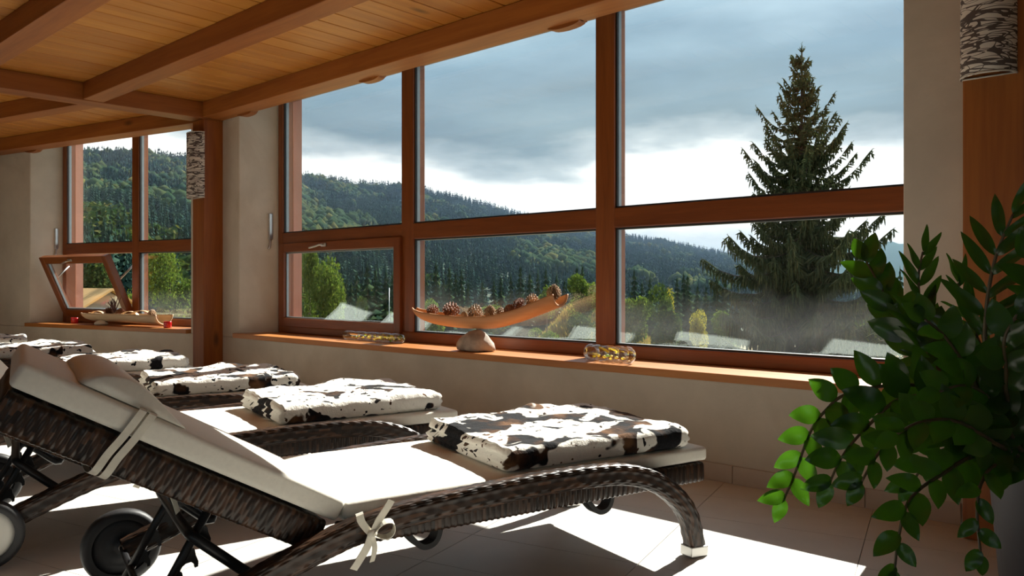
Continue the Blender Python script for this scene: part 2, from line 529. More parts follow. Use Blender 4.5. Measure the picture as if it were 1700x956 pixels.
def tube_mesh(name, P, r, sides=8, smooth=True, step=None, r1=None, caps=True):
    P = np.asarray(P, float)
    if step:
        P, _ = resample(P, step)
    n = len(P)
    T = frames_along(P)
    up = np.array([0.0, 0.0, 1.0])
    V = []
    a = np.linspace(0, 2 * math.pi, sides, endpoint=False)
    prev = None
    for i in range(n):
        s = np.cross(T[i], up if abs(T[i][2]) < 0.95 else np.array([0.0, 1.0, 0.0]))
        s /= np.linalg.norm(s) + 1e-12
        if prev is not None and np.dot(s, prev) < 0:
            s = -s
        prev = s
        u = np.cross(s, T[i])
        rr = r if r1 is None else r + (r1 - r) * i / (n - 1)
        V.append(P[i] + rr * (np.cos(a)[:, None] * s + np.sin(a)[:, None] * u))
    V = np.concatenate(V)
    Fq = [(i * sides + j, i * sides + (j + 1) % sides, (i + 1) * sides + (j + 1) % sides, (i + 1) * sides + j) for i in range(n - 1) for j in range(sides)]
    if caps:
        Fq += [tuple(range(sides - 1, -1, -1)), tuple(range((n - 1) * sides, n * sides))]
    return mesh_np(name, V, Fq, smooth)


def tube(name, P, r, mat, parent=None, **kw):
    return link(name, tube_mesh(name, P, r, **kw), parent, mat)


def strip(name, P, width_vec, thick, mat, parent=None):
    """flat ribbon along polyline P; width_vec constant"""
    P, _ = resample(P, 0.008)
    T = frames_along(P)
    wv = np.asarray(width_vec, float)
    V, Fq = [], []
    for i, p in enumerate(P):
        nrm = np.cross(T[i], wv)
        nrm /= np.linalg.norm(nrm) + 1e-12
        for a, b in ((-.5, -.5), (.5, -.5), (.5, .5), (-.5, .5)):
            V.append(p + wv * a + nrm * thick * b)
    n = len(P)
    for i in range(n - 1):
        for j in range(4):
            Fq.append((i * 4 + j, i * 4 + (j + 1) % 4, i * 4 + 4 + (j + 1) % 4, i * 4 + 4 + j))
    Fq += [(3, 2, 1, 0), tuple(range(n * 4 - 4, n * 4))]
    return link(name, mesh_np(name, V, Fq, False), parent, mat)


def lathe_mesh(name, prof, sides=24, axis='z', smooth=True, closed_ends=True):
    V, Fq = [], []
    n = len(prof)
    for r, h in prof:
        for j in range(sides):
            a = 2 * math.pi * j / sides
            V.append((r * math.cos(a), r * math.sin(a), h))
    for i in range(n - 1):
        for j in range(sides):
            Fq.append((i * sides + j, i * sides + (j + 1) % sides, (i + 1) * sides + (j + 1) % sides, (i + 1) * sides + j))
    if closed_ends:
        Fq += [tuple(range(sides - 1, -1, -1)), tuple(range((n - 1) * sides, n * sides))]
    V = np.array(V)
    if axis == 'x':
        V = V[:, [2, 0, 1]]
    elif axis == 'y':
        V = V[:, [1, 2, 0]]
    return mesh_np(name, V, Fq, smooth)


def rounded_box(lx, ly, lz, r, step, fn=None):
    """subdivided rounded box centred in x,y, base at z=0; fn(p, n)->p displaces. returns V,F arrays"""
    hx, hy, hz = lx / 2, ly / 2, lz / 2

    def axis_pts(h):
        # denser near the rounded edges
        edge = np.linspace(0, r, 5)[:-1] if r > 0 else np.array([0.0])
        inner = np.linspace(-h + r, h - r, max(2, int(round(2 * (h - r) / step)) + 1))
        return np.r_[-h + edge, inner, (h - edge)[::-1]]
    ax = [axis_pts(hx), axis_pts(hy), axis_pts(hz)]
    V, Fq = [], []
    idx = {}

    def vid(p):
        k = (round(p[0], 6), round(p[1], 6), round(p[2], 6))
        if k not in idx:
            idx[k] = len(V)
            V.append(p)
        return idx[k]
    hs = (hx, hy, hz)
    for a in range(3):
        b, c = (a + 1) % 3, (a + 2) % 3
        for sgn in (-1, 1):
            for i in range(len(ax[b]) - 1):
                for j in range(len(ax[c]) - 1):
                    q = []
                    for di, dj in ((0, 0), (1, 0), (1, 1), (0, 1)):
                        p = [0, 0, 0]
                        p[a] = sgn * hs[a]
                        p[b] = ax[b][i + di]
                        p[c] = ax[c][j + dj]
                        q.append(vid(p))
                    Fq.append(q if sgn > 0 else q[::-1])
    V = np.array(V, float)
    H = np.array(hs)
    inner = np.clip(V, -(H - r), H - r)
    d = V - inner
    L = np.linalg.norm(d, axis=1)[:, None]
    N = np.where(L > 1e-9, d / (L + 1e-12), 0)
    V = inner + N * r
    if fn:
        V = fn(V, N, H)
    V[:, 2] += hz
    return V, np.array(Fq, dtype=np.int32)


def nz3(p, s, seed=0.0):
    return mnoise.noise(Vector((p[0] * s + seed, p[1] * s + seed * 1.7, p[2] * s - seed)))


def ico(sub=2):
    bm = bmesh.new()
    bmesh.ops.create_icosphere(bm, subdivisions=sub, radius=1.0)
    bm.verts.ensure_lookup_table()
    V = np.array([v.co[:] for v in bm.verts])
    Fq = np.array([[v.index for v in f.verts] for f in bm.faces])
    bm.free()
    return V, Fq


# ------------------------------------------------------------------ plan of the room
AR = rad(48.3)
P0 = Vector((1.05, 3.72, 0))
uR = Vector((-math.sin(AR), math.cos(AR), 0))
nR = Vector((math.cos(AR), math.sin(AR), 0))
AL = rad(61.5)
K0 = Vector((-2.95, 7.30, 0))
uL = Vector((-math.sin(AL), math.cos(AL), 0))
nL = Vector((math.cos(AL), math.sin(AL), 0))
MR = Matrix.Translation(P0) @ Matrix.Rotation(-(math.pi / 2 - AR), 4, 'Z')
ML = Matrix.Translation(K0) @ Matrix.Rotation(-(math.pi / 2 - AL), 4, 'Z')


def WR(x, o, z=0.0):
    return MR @ Vector((x, o, z))


def WL(x, o, z=0.0):
    return ML @ Vector((x, o, z))


def PX(u, v, Y):
    return Vector(((u - 850) / F_PX * Y, Y, EYE - (v - HOR) / F_PX * Y))


XK = (K0 - P0).dot(-uR)          # x of the bend in the right bay's frame  (about -5.37)
A_ = WR(1.25, 0)
B_ = K0.copy()
C_ = WL(-5.2, 0)
A2_ = A_ + 4.2 * Vector((math.sin(rad(36)), -math.cos(rad(36)), 0))
PLAN = [A_, B_, C_, Vector((-9.6, 4.0, 0)), Vector((-6.5, -3.2, 0)), Vector((3.2, -3.4, 0)), A2_]


def struct(o):
    o['kind'] = 'structure'
    return o


# floor ---------------------------------------------------------------
fl = MB().prism([(p.x, p.y) for p in PLAN], -0.16, -0.006).build('floor', 'grout')
struct(fl)
tdir = Vector((0.88, -0.475, 0)).normalized()
tnor = Vector((0.475, 0.88, 0)).normalized()
TL, TW, GAP = 0.655, 0.32, 0.003
tile_me = bpy.data.meshes.new('tile')
_b = MB().box(-TL / 2 + GAP / 2, TL / 2 - GAP / 2, -TW / 2 + GAP / 2, TW / 2 - GAP / 2, -0.012, 0.0)
tile_me.from_pydata(_b.v, [], _b.f)
tile_me.materials.append(MATS['tile_face'])


def inside(p, poly):
    c = False
    n = len(poly)
    for i in range(n):
        a, b = poly[i], poly[(i + 1) % n]
        if (a.y > p.y) != (b.y > p.y) and p.x < (b.x - a.x) * (p.y - a.y) / (b.y - a.y) + a.x:
            c = not c
    return c


tiles = []
tang = math.atan2(tdir.y, tdir.x)
for i in range(-22, 16):
    for j in range(-22, 22):
        s = -1.54 + TL * (i + 0.5)
        q = 2.539 + TW * (j + 0.5)
        c = tdir * s + tnor * q
        cs = [c + tdir * (a * TL / 2) + tnor * (b * TW / 2) for a in (-1, 1) for b in (-1, 1)]
        if all(inside(k, PLAN) for k in cs):
            tiles.append((c, True))
        elif any(inside(k, PLAN) for k in cs):
            tiles.append((c, False))


def tile_rank(c):
    if c.y < 0.6:
        return -1
    u = 850 + F_PX * c.x / c.y
    v = HOR + F_PX * EYE / c.y
    if u < -150 or u > 1850 or v > 1250:
        return -1
    return 1.0 / c.y ** 2


tiles.sort(key=lambda a: -tile_rank(a[0]))
rest = []
cnt = 0
for c, whole in tiles:
    if whole and cnt < 295 and tile_rank(c) > 0:
        o = bpy.data.objects.new('tile', tile_me)
        COL.objects.link(o)
        o.parent = fl
        o.location = c
        o.rotation_euler = (0, 0, tang)
        cnt += 1
    else:
        rest.append((c, whole))


def clip_poly(poly, clipper):
    """Sutherland-Hodgman with a convex plan (counter-clockwise)"""
    out = poly
    n = len(clipper)
    for i in range(n):
        a, b = clipper[i], clipper[(i + 1) % n]
        e = b - a
        side = lambda p: e.x * (p.y - a.y) - e.y * (p.x - a.x)
        inp, out = out, []
        for k in range(len(inp)):
            p, q = inp[k], inp[(k + 1) % len(inp)]
            sp, sq = side(p), side(q)
            if sp >= 0:
                out.append(p)
            if (sp >= 0) != (sq >= 0):
                out.append(p + (q - p) * (sp / (sp - sq)))
        if not out:
            return []
    return out


area = sum(PLAN[i].x * PLAN[(i + 1) % 7].y - PLAN[(i + 1) % 7].x * PLAN[i].y for i in range(7))
CCW = PLAN if area > 0 else PLAN[::-1]
mb = MB()
for c, whole in rest:
    q = [c + tdir * (a * (TL - GAP) / 2) + tnor * (b * (TW - GAP) / 2) for a, b in ((-1, -1), (1, -1), (1, 1), (-1, 1))]
    if not whole:
        q = clip_poly(q, CCW)
    if len(q) >= 3:
        mb.prism([(p.x, p.y) for p in q], -0.012, 0.0)
o = mb.build('tile_field', 'tile_face', fl)
o['kind'] = 'stuff'

# walls of the two window bays -----------------------------------------
SILL = 0.52
HEAD = 2.63


def bay_wall(name, M, xl, xr, wl, wr, spl, spr, xend_l, xend_r):
    """xl..xr wall extent; wl..wr clear opening at the frame; splay widens the reveal to the room"""
    root = MB()
    root.box(xl, xr, 0.0, 0.33, 0.0, SILL - 0.04)
    root.prism([(xl, 0.0), (wl - spl, 0.0), (wl - 0.02, 0.30), (wl - 0.02, 0.33), (xl, 0.33)], SILL - 0.04, HEAD)
    root.prism([(wr + spr, 0.0), (xr, 0.0), (xr, 0.33), (wr + 0.02, 0.33), (wr + 0.02, 0.30)], SILL - 0.04, HEAD)
    root.box(xl, xr, 0.0, 0.33, HEAD, 2.95)
    o = root.build(name, 'wall_plaster', None, 0.012, 3)
    o.matrix_world = M
    struct(o)
    ex = MB()
    ex.box(xend_l, xend_r, 0.331, 0.52, -0.4, SILL + 0.02)
    ex.box(xend_l, wl + 0.03, 0.331, 0.52, SILL + 0.02, HEAD)
    ex.box(wr - 0.03, xend_r, 0.331, 0.52, SILL + 0.02, HEAD)
    ex.box(xend_l, xend_r, 0.331, 0.52, HEAD, 2.95)
    ex.build('exterior_render', 'salmon_render', o)
    return o


# opening positions in bay coordinates (x = along the wall to the right)
R_L, R_R = -4.423, 0.80
L_L, L_R = -2.521, -0.06
wall_r = bay_wall('wall_right', MR, XK + 0.03, 1.25, R_L, R_R, 0.13, -0.055, XK + 0.12, 1.25)
wall_l = bay_wall('wall_left', ML, -5.2, -0.002, L_L, L_R, 0.10, 0.0, -5.2, 0.02)

# remaining walls, all out of the picture
for nm, i in (('wall_far_left', 2), ('wall_rear_left', 3), ('wall_rear_right', 5), ('wall_side_right', 6)):
    p, q = PLAN[i], PLAN[(i + 1) % 7]
    d = (q - p).normalized()
    n = Vector((d.y, -d.x, 0))
    cen = Vector((-2, 2, 0))
    if (p - cen).dot(n) < 0:
        n = -n
    o = MB().prism([(p.x, p.y), (q.x, q.y), (q.x + n.x * .25, q.y + n.y * .25), (p.x + n.x * .25, p.y + n.y * .25)], 0, 2.95).build(nm, 'wall_plaster')
    struct(o)

# back wall behind the camera, with its own row of windows
pb, qb = PLAN[4], PLAN[5]
db = (qb - pb)
LB = db.length
MBK = Matrix.Translation(pb) @ Matrix.Rotation(math.atan2(db.y, db.x), 4, 'Z')
BW0, BW1, BZ0, BZ1 = 1.6, LB - 1.6, 0.85, 2.35
o = MB().box(0, LB, -0.25, 0, 0, BZ0).box(0, BW0, -0.25, 0, BZ0, BZ1).box(BW1, LB, -0.25, 0, BZ0, BZ1).box(0, LB, -0.25, 0, BZ1, 2.95).build('wall_back', 'wall_plaster')
o.matrix_world = MBK
struct(o)
w3 = link('window_3')
w3.matrix_world = MBK
struct(w3)
nbp = 4
for k in range(nbp + 1):
    xx = BW0 + (BW1 - BW0) * k / nbp
    xx = min(max(xx, BW0 + 0.05), BW1 - 0.05)
    box('mullion', (xx - 0.05, xx + 0.05, -0.16, -0.08, BZ0, BZ1), 'frame_wood_up', w3, 0.006)
for k in range(nbp):
    a, b = BW0 + (BW1 - BW0) * k / nbp + (0.1 if k == 0 else 0.05), BW0 + (BW1 - BW0) * (k + 1) / nbp - (0.1 if k == nbp - 1 else 0.05)
    box('rail', (a - .002, b + .002, -0.159, -0.081, BZ0, BZ0 + 0.08), 'frame_wood', w3, 0.006)
    box('rail', (a - .002, b + .002, -0.159, -0.081, BZ1 - 0.08, BZ1), 'frame_wood', w3, 0.006)
    box('pane', (a - .01, b + .01, -0.132, -0.108, BZ0 + .07, BZ1 - .07), 'window_glass', w3)
terr = MB().box(-30, 30, -40, -3.75, -0.5, -0.25).build('terrace', 'meadow_ground')
struct(terr)

# tile skirting ---------------------------------------------------------
for nm, M, x0, x1 in (('baseboard_right', MR, -4.80, 0.96), ('baseboard_left', ML, -5.1, -0.12)):
    sk = link(nm)
    sk.matrix_world = M
    struct(sk)
    x = x0
    while x < x1 - 0.02:
        e = min(x + 0.60, x1)
        box('skirting_tile', (x + 0.0015, e - 0.0015, -0.011, 0.0, 0.0, 0.085), 'skirting_tile', sk, 0.0015, 1)
        x = e

# ceiling ---------------------------------------------------------------
CEIL = 2.52
plain('plank_gap_shade', (0.030, 0.016, 0.008), rough=0.9)  # near-black slab colour paints the shade in the gaps between planks
slab = MB().prism([(p.x, p.y) for p in PLAN], 2.56, 2.80).build('ceiling', 'plank_gap_shade')
struct(slab)
# planks of the right bay (run away from the window wall); the cross beam divides the bays
PWD = 0.165
cdir = Vector((-math.sin(rad(45)), -math.cos(rad(45)), 0))
cstart = WR(-4.925, -0.09)


def div_o(M, x):
    """offset o at which bay line x meets the axis of the cross beam"""
    inv = M.inverted()
    a = inv @ cstart
    d = inv.to_3x3() @ cdir
    return a, d


aR, dR = div_o(MR, 0)
aL, dL = div_o(ML, 0)
BACK = -5.6


def plank(M, x0, x1, o_far0, o_far1, o_near0=0.0, o_near1=0.0):
    zz = CEIL + random.uniform(0, 0.0025)
    b = MB().prism([(x0 + .0045, o_far0), (x1 - .0045, o_far1), (x1 - .0045, o_near1), (x0 + .0045, o_near0)], zz, CEIL + 0.03)
    o = b.build('plank', 'plank_wood', slab, 0.003, 1)
    o.matrix_world = M
    return o


slopeR = dR.x / dR.y
x = -4.93 + 0.001
while x < 3.2:
    # the wedge to the left of this line belongs to the left bay
    plank(MR, x, x + PWD, BACK, BACK)
    x += PWD
xw = -4.93
# narrow wedge: the cross beam is not quite square to the wall
slopeL = dL.x / dL.y           # dx per do along the beam
x = -0.14
while x > -5.0:
    def lim(xx):
        xs = aL.x - aL.y * slopeL          # x of the beam axis at o=0
        return max(BACK, min(0.0, (xx - xs) / slopeL)) if xx < xs else 0.0
    a0, a1 = lim(x - PWD), lim(x)
    if a0 < -0.02:
        plank(ML, x - PWD, x, a0, min(a1, -0.001))
    x -= PWD

# beams -----------------------------------------------------------------
BZ = 2.385


def beam(M, x0, x1, o0, o1, name='ceiling_beam', z0=BZ, z1=CEIL):
    o = MB().box(x0, x1, o0, o1, z0, z1).build(name, 'beam_wood', slab, 0.006, 2)
    # slightly hand-hewn
    for v in o.data.vertices:
        k = nz3(v.co, 1.3, o0)
        v.co.y += 0.004 * k
    o.matrix_world = M
    return o


def inter_x(o, M, a, d, side):
    return a.x + (o - a.y) * (d.x / d.y) + side


for k, (o0, o1) in enumerate(((-0.19, 0.0), (-1.135, -0.985), (-2.01, -1.855), (-2.86, -2.71), (-3.72, -3.57), (-4.58, -4.43))):
    beam(MR, inter_x((o0 + o1) / 2, MR, aR, dR, 0.10), 1.24 if k == 0 else 2.6, o0, o1)
    beam(ML, -5.15, inter_x((o0 + o1) / 2, ML, aL, dL, -0.095), o0 - 0.0, o1)
# cross beam over the post
ang = math.atan2(-cdir.y, -cdir.x)
Mx = Matrix.Translation(cstart) @ Matrix.Rotation(ang, 4, 'Z')
o = MB().box(-5.4, 0.10, -0.10, 0.10, BZ - 0.006, CEIL).build('cross_beam', 'beam_wood', slab, 0.006, 2)
o.matrix_world = Mx
# rounded corbels under the outer beam
for M, xs in ((MR, (-4.40, -2.72, -0.99)), (ML, (-2.55,))):
    for xc in xs:
        pr = [(xc - 0.12, BZ + 0.02), (xc - 0.12, BZ)]
        for k in range(9):
            a = math.pi * k / 8
            pr.append((xc - 0.11 * math.cos(a), BZ - 0.020 * math.sin(a)))
        pr += [(xc + 0.12, BZ), (xc + 0.12, BZ + 0.02)]
        n = len(pr)
        vs = [(p[0], -0.04, p[1]) for p in pr] + [(p[0], 0.02, p[1]) for p in pr]
        fs = [tuple(range(n)), tuple(range(2 * n - 1, n - 1, -1))] + [(i, n + i, n + (i + 1) % n, (i + 1) % n) for i in range(n)]
        o = MB().add(vs, fs).build('corbel', 'beam_wood', slab)
        o.matrix_world = M

# posts -----------------------------------------------------------------
for M, x0, x1 in ((MR, -5.025, -4.825), (MR, 1.0, 1.2)):
    o = MB().box(x0, x1, -0.18, -0.0005, 0.0, BZ - 0.006).build('trim_1' if x0 < 0 else 'trim_2', 'post_wood', None, 0.008, 2)
    o.matrix_world = M
    struct(o)

# window sills ----------------------------------------------------------
for nm, M, x0, x1 in (('trim_3', MR, R_L - 0.17, R_R + 0.12), ('trim_4', ML, L_L - 0.14, -0.075)):
    o = MB().box(x0, x1, -0.04, 0.305, SILL - 0.04, SILL).build(nm, 'sill_wood', None, 0.005, 2)
    o.matrix_world = M
    struct(o)


# windows ---------------------------------------------------------------
def spacer(parent, x0, x1, z0, z1, o=0.345):
    t_ = 0.010
    mb_ = MB()
    mb_.box(x0, x0 + t_, o - 0.013, o + 0.013, z0, z1)
    mb_.box(x1 - t_, x1, o - 0.013, o + 0.013, z0, z1)
    mb_.box(x0, x1, o - 0.013, o + 0.013, z0, z0 + t_)
    mb_.box(x0, x1, o - 0.013, o + 0.013, z1 - t_, z1)
    s_ = mb_.build('spacer_bar', 'spacer_metal', parent)
    g = 0.010
    mg = MB()
    mg.box(x0 - .001, x0 + g, o - 0.030, o - 0.016, z0, z1)
    mg.box(x1 - g, x1 + .001, o - 0.030, o - 0.016, z0, z1)
    mg.box(x0, x1, o - 0.030, o - 0.016, z0 - .001, z0 + g)
    mg.box(x0, x1, o - 0.030, o - 0.016, z1 - g, z1 + .001)
    mg.build('glazing_gasket', 'gasket', parent)


def pane(parent, x0, x1, z0, z1, o=0.345, dusty=False):
    p_ = box('pane', (x0 - 0.01, x1 + 0.01, o - 0.014, o + 0.014, z0 - 0.01, z1 + 0.01), 'dusty_glass' if dusty else 'window_glass', parent)
    spacer(p_, x0, x1, z0, z1, o)
    return p_


FO0, FO1 = 0.30, 0.415
ZT0, ZT1 = 1.27, 1.385
GT = 2.55
GB = 0.594


def win_frame(root, xl, xr, gl, gr, mull):
    bv = 0.006
    box('jamb', (xl, gl, FO0, FO1, SILL, GT + .08), 'frame_wood_up', root, bv)
    box('jamb', (gr, xr, FO0, FO1, SILL, GT + .08), 'frame_wood_up', root, bv)
    box('head_rail', (gl - .002, gr + .002, FO0, FO1, GT, GT + .08), 'frame_wood', root, bv)
    box('bottom_rail', (gl - .002, gr + .002, FO0, FO1, SILL, GB), 'frame_wood', root, bv)
    for a, b in mull:
        box('mullion', (a, b, FO0, FO1, GB - .002, GT + .002), 'frame_wood_up', root, bv)
    edges = [gl] + [e for ab in mull for e in ab] + [gr]
    for i in range(0, len(edges), 2):
        box('transom', (edges[i] - .002, edges[i + 1] + .002, FO0 + .001, FO1 - .001, ZT0, ZT1), 'frame_wood', root, bv)


def lever(parent, x, o, z, ln=0.11, flip=1):
    """window handle: rosette plate and bent lever"""
    h = MB().box(x - 0.035, x + 0.035, o - 0.012, o - 0.002, z - 0.014, z + 0.014).build('handle', 'steel', parent, 0.004, 2)
    tube('lever', [(x, o - 0.012, z), (x, o - 0.040, z), (x - 0.01 * flip, o - 0.046, z), (x - 0.05 * flip, o - 0.05, z - 0.010), (x - ln * flip, o - 0.05, z - 0.022)],
         0.008, 'steel', h, sides=8, step=0.01)


w1 = struct(link('window_1'))
w1.matrix_world = MR
win_frame(w1, R_L, R_R, -4.355, 0.75, [(-2.766, -2.636), (-1.014, -0.882)])
pane(w1, -4.355, -2.766, ZT1, GT)
pane(w1, -2.636, -1.014, ZT1, GT)
pane(w1, -0.882, 0.75, ZT1, GT)
pane(w1, -2.636, -1.014, GB, ZT0, dusty=True)
pane(w1, -0.882, 0.75, GB, ZT0, dusty=True)


def sash(root, M, x0, x1, z0, z1, sw=0.075, o0=0.0, dep=0.07, dusty=True):
    """opening casement built in its own frame: x along, y depth, z up from its bottom edge"""
    s_ = link('sash', None, root)
    s_.matrix_local = M
    H = z1 - z0
    box('stile', (x0, x0 + sw, 0, dep, 0, H), 'frame_wood_up', s_, 0.006)
    box('stile', (x1 - sw, x1, 0, dep, 0, H), 'frame_wood_up', s_, 0.006)
    box('rail', (x0 + sw - .002, x1 - sw + .002, 0.001, dep - .001, 0, sw), 'frame_wood', s_, 0.006)
    box('rail', (x0 + sw - .002, x1 - sw + .002, 0.001, dep - .001, H - sw, H), 'frame_wood', s_, 0.006)
    p_ = box('pane', (x0 + sw - .01, x1 - sw + .01, dep * .5 - .012, dep * .5 + .012, sw - .01, H - sw + .01), 'window_glass', s_)
    t_ = 0.012
    g = MB()
    for a, b, c, d in ((x0 + sw, x0 + sw + t_, sw, H - sw), (x1 - sw - t_, x1 - sw, sw, H - sw), (x0 + sw, x1 - sw, sw, sw + t_), (x0 + sw, x1 - sw, H - sw - t_, H - sw)):
        g.box(a, b, dep * .5 - .010, dep * .5 + .010, c, d)
    g.build('spacer_bar', 'spacer_metal', s_)
    return s_


s1 = sash(w1, Matrix.Translation((0, 0.275, 0.575)), -4.375, -2.755, 0.575, 1.292)
lever(s1, -3.70, 0.0, 0.717 - 0.03, 0.14, 1)

w2 = struct(link('window_2'))
w2.matrix_world = ML
win_frame(w2, L_L, L_R, -2.46, -0.13, [(-1.326, -1.22)])
pane(w2, -2.46, -1.326, ZT1, GT)
pane(w2, -1.22, -0.13, ZT1, GT)
pane(w2, -1.22, -0.13, GB, ZT0, dusty=True)
TILT = rad(24)
s2 = sash(w2, Matrix.Translation((0, 0.285, 0.585)) @ Matrix.Rotation(TILT, 4, 'X'), -2.47, -1.335, 0.0, 0.70)
lever(s2, -1.93, 0.0, 0.70 - 0.035, 0.09, 1)
# drop the lever like the one in the open sash
# stays holding the open sash
for x in (-2.455, -1.345):
    yy = 0.285 - math.sin(TILT) * 0.42
    zz = 0.585 + math.cos(TILT) * 0.42
    tube('stay', [(x, yy + 0.04, zz), (x, 0.33, zz + 0.17)], 0.009, 'steel', w2, sides=6)
# vertical operating levers on the reveals
for wroot, x in ((w1, R_L - 0.035), (w2, L_L - 0.03)):
    h = MB().box(x - 0.014, x + 0.014, 0.225, 0.262, 1.33, 1.56).build('opener', 'steel', wroot, 0.006, 2)
    tube('opener_rod', [(x + 0.006, 0.24, 1.33), (x + 0.006, 0.235, 1.27), (x + 0.004, 0.225, 1.25)], 0.010, 'steel', h, sides=8)

# ------------------------------------------------------------------ sun loungers
LDIR = rad(90 - 57.8)
LOUNGER_FEET = [(0.703, 2.824), (-0.250, 3.638), (-1.112, 4.44), (-2.16, 5.40), (-3.36, 6.40), (-4.40, 7.22)]
SEAT_L, SEAT_W = 1.365, 0.66
ctop = 0.362


def superellipse(hw, hh, m, e=4.5):
    a = np.linspace(0, 2 * math.pi, m, endpoint=False) + 0.001
    c, s = np.cos(a), np.sin(a)
    return np.stack([hw * np.sign(c) * np.abs(c) ** (2 / e), hh * np.sign(s) * np.abs(s) ** (2 / e)], 1)


def wicker_sweep(name, P, hw, hh, side, mode='weft', step=0.0055, m=84, amp=0.0019, pitch=0.024, row=0.0088, parent=None, closed=False, prep=True):
    """woven strand surface around a bar that follows P. side: constant sideways vector.
    weft: strands run along the bar, over and under cross strands; wrap: strands run round the bar"""
    if prep:
        P, s = resample(P, step)
    else:
        P = np.asarray(P, float)
        s = np.r_[0, np.cumsum(np.linalg.norm(np.diff(P, axis=0), axis=1))]
    T = frames_along(P)
    prof = superellipse(hw, hh, m)
    pd = np.r_[0, np.cumsum(np.linalg.norm(np.diff(np.vstack([prof, prof[:1]]), axis=0), axis=1))]
    per = pd[-1]
    nrow = max(6, int(round(per / row / 2)) * 2)
    q = pd[:-1] / per * nrow
    nn = prof / np.array([hw, hh]) ** 2
    nn = np.sign(prof) * np.abs(nn) ** 1
    nn /= np.linalg.norm(nn, axis=1)[:, None]
    sv = np.asarray(side, float)
    V, UV = [], []
    for i in range(len(P)):
        sd = sv - T[i] * np.dot(sv, T[i])
        sd /= np.linalg.norm(sd)
        up = np.cross(sd, T[i])
        if up[2] < 0 and abs(T[i][2]) < 0.98:
            up = up
        if mode == 'weft':
            a = s[i] / pitch
            r_i = np.floor(q)
            ph = np.cos(math.pi * (a + r_i))
            cross = np.sqrt(np.clip(1 - (2 * (q - r_i) - 1) ** 2, 0, 1))
            h = amp * (0.6 * ph * cross + 1.0 * cross - 0.7)
            uu = np.full(len(q), a / 2.0) + (r_i % 2) * 0.5
            vv = q
        else:
            a = s[i] / pitch
            c_i = math.floor(a)
            fr = a - c_i
            cross = math.sqrt(max(0.0, 1 - (2 * fr - 1) ** 2))
            ph = np.cos(math.pi * (q / 2.0 + c_i))
            h = amp * (0.7 * ph * cross + 1.0 * cross - 0.6)
            uu = np.full(len(q), a)
            vv = q / 2.0 + (c_i % 2) * 0.5
        pp = prof + nn * h[:, None]
        V.append(P[i] + pp[:, :1] * sd + pp[:, 1:] * up)
        UV.append(np.stack([uu, vv], 1))
    n = len(P)
    V = np.concatenate(V)
    UV = np.concatenate(UV)
    I, J = np.meshgrid(np.arange(n - 1), np.arange(m), indexing='ij')
    J2 = (J + 1) % m
    Fq = np.stack([I * m + J, I * m + J2, (I + 1) * m + J2, (I + 1) * m + J], -1).reshape(-1, 4)
    # end caps as fans
    V = np.vstack([V, P[:1], P[-1:]])
    UV = np.vstack([UV, UV[:1], UV[-1:]])
    j = np.arange(m)
    c0 = np.stack([np.full(m, n * m), (j + 1) % m, j, j], -1)
    c1 = np.stack([np.full(m, n * m + 1), (n - 1) * m + j, (n - 1) * m + (j + 1) % m, (n - 1) * m + (j + 1) % m], -1)
    faces = [tuple(f) for f in Fq] + [tuple(f[:3]) for f in c0] + [tuple(f[:3]) for f in c1]
    me = mesh_np(name, V, faces, True, UV)
    return link(name, me, parent, 'wicker')


def cushion_mesh(name, lx, ly, lz, r, step, puff=0.006, seed=0.0):
    def fn(V, N, H):
        e = (1 - (V[:, 0] / H[0]) ** 4) * (1 - (V[:, 1] / H[1]) ** 4)
        V[:, 2] += np.where(V[:, 2] > 0, e * puff, 0)
        for i in range(len(V)):
            V[i, 2] += 0.0018 * nz3(V[i], 9.0, seed) * (V[i, 2] > 0)
            V[i, 1] += 0.0015 * nz3(V[i], 14.0, seed + 3)
        return V
    V, Fq = rounded_box(lx, ly, lz, r, step, fn)
    return mesh_np(name, V, Fq, True)


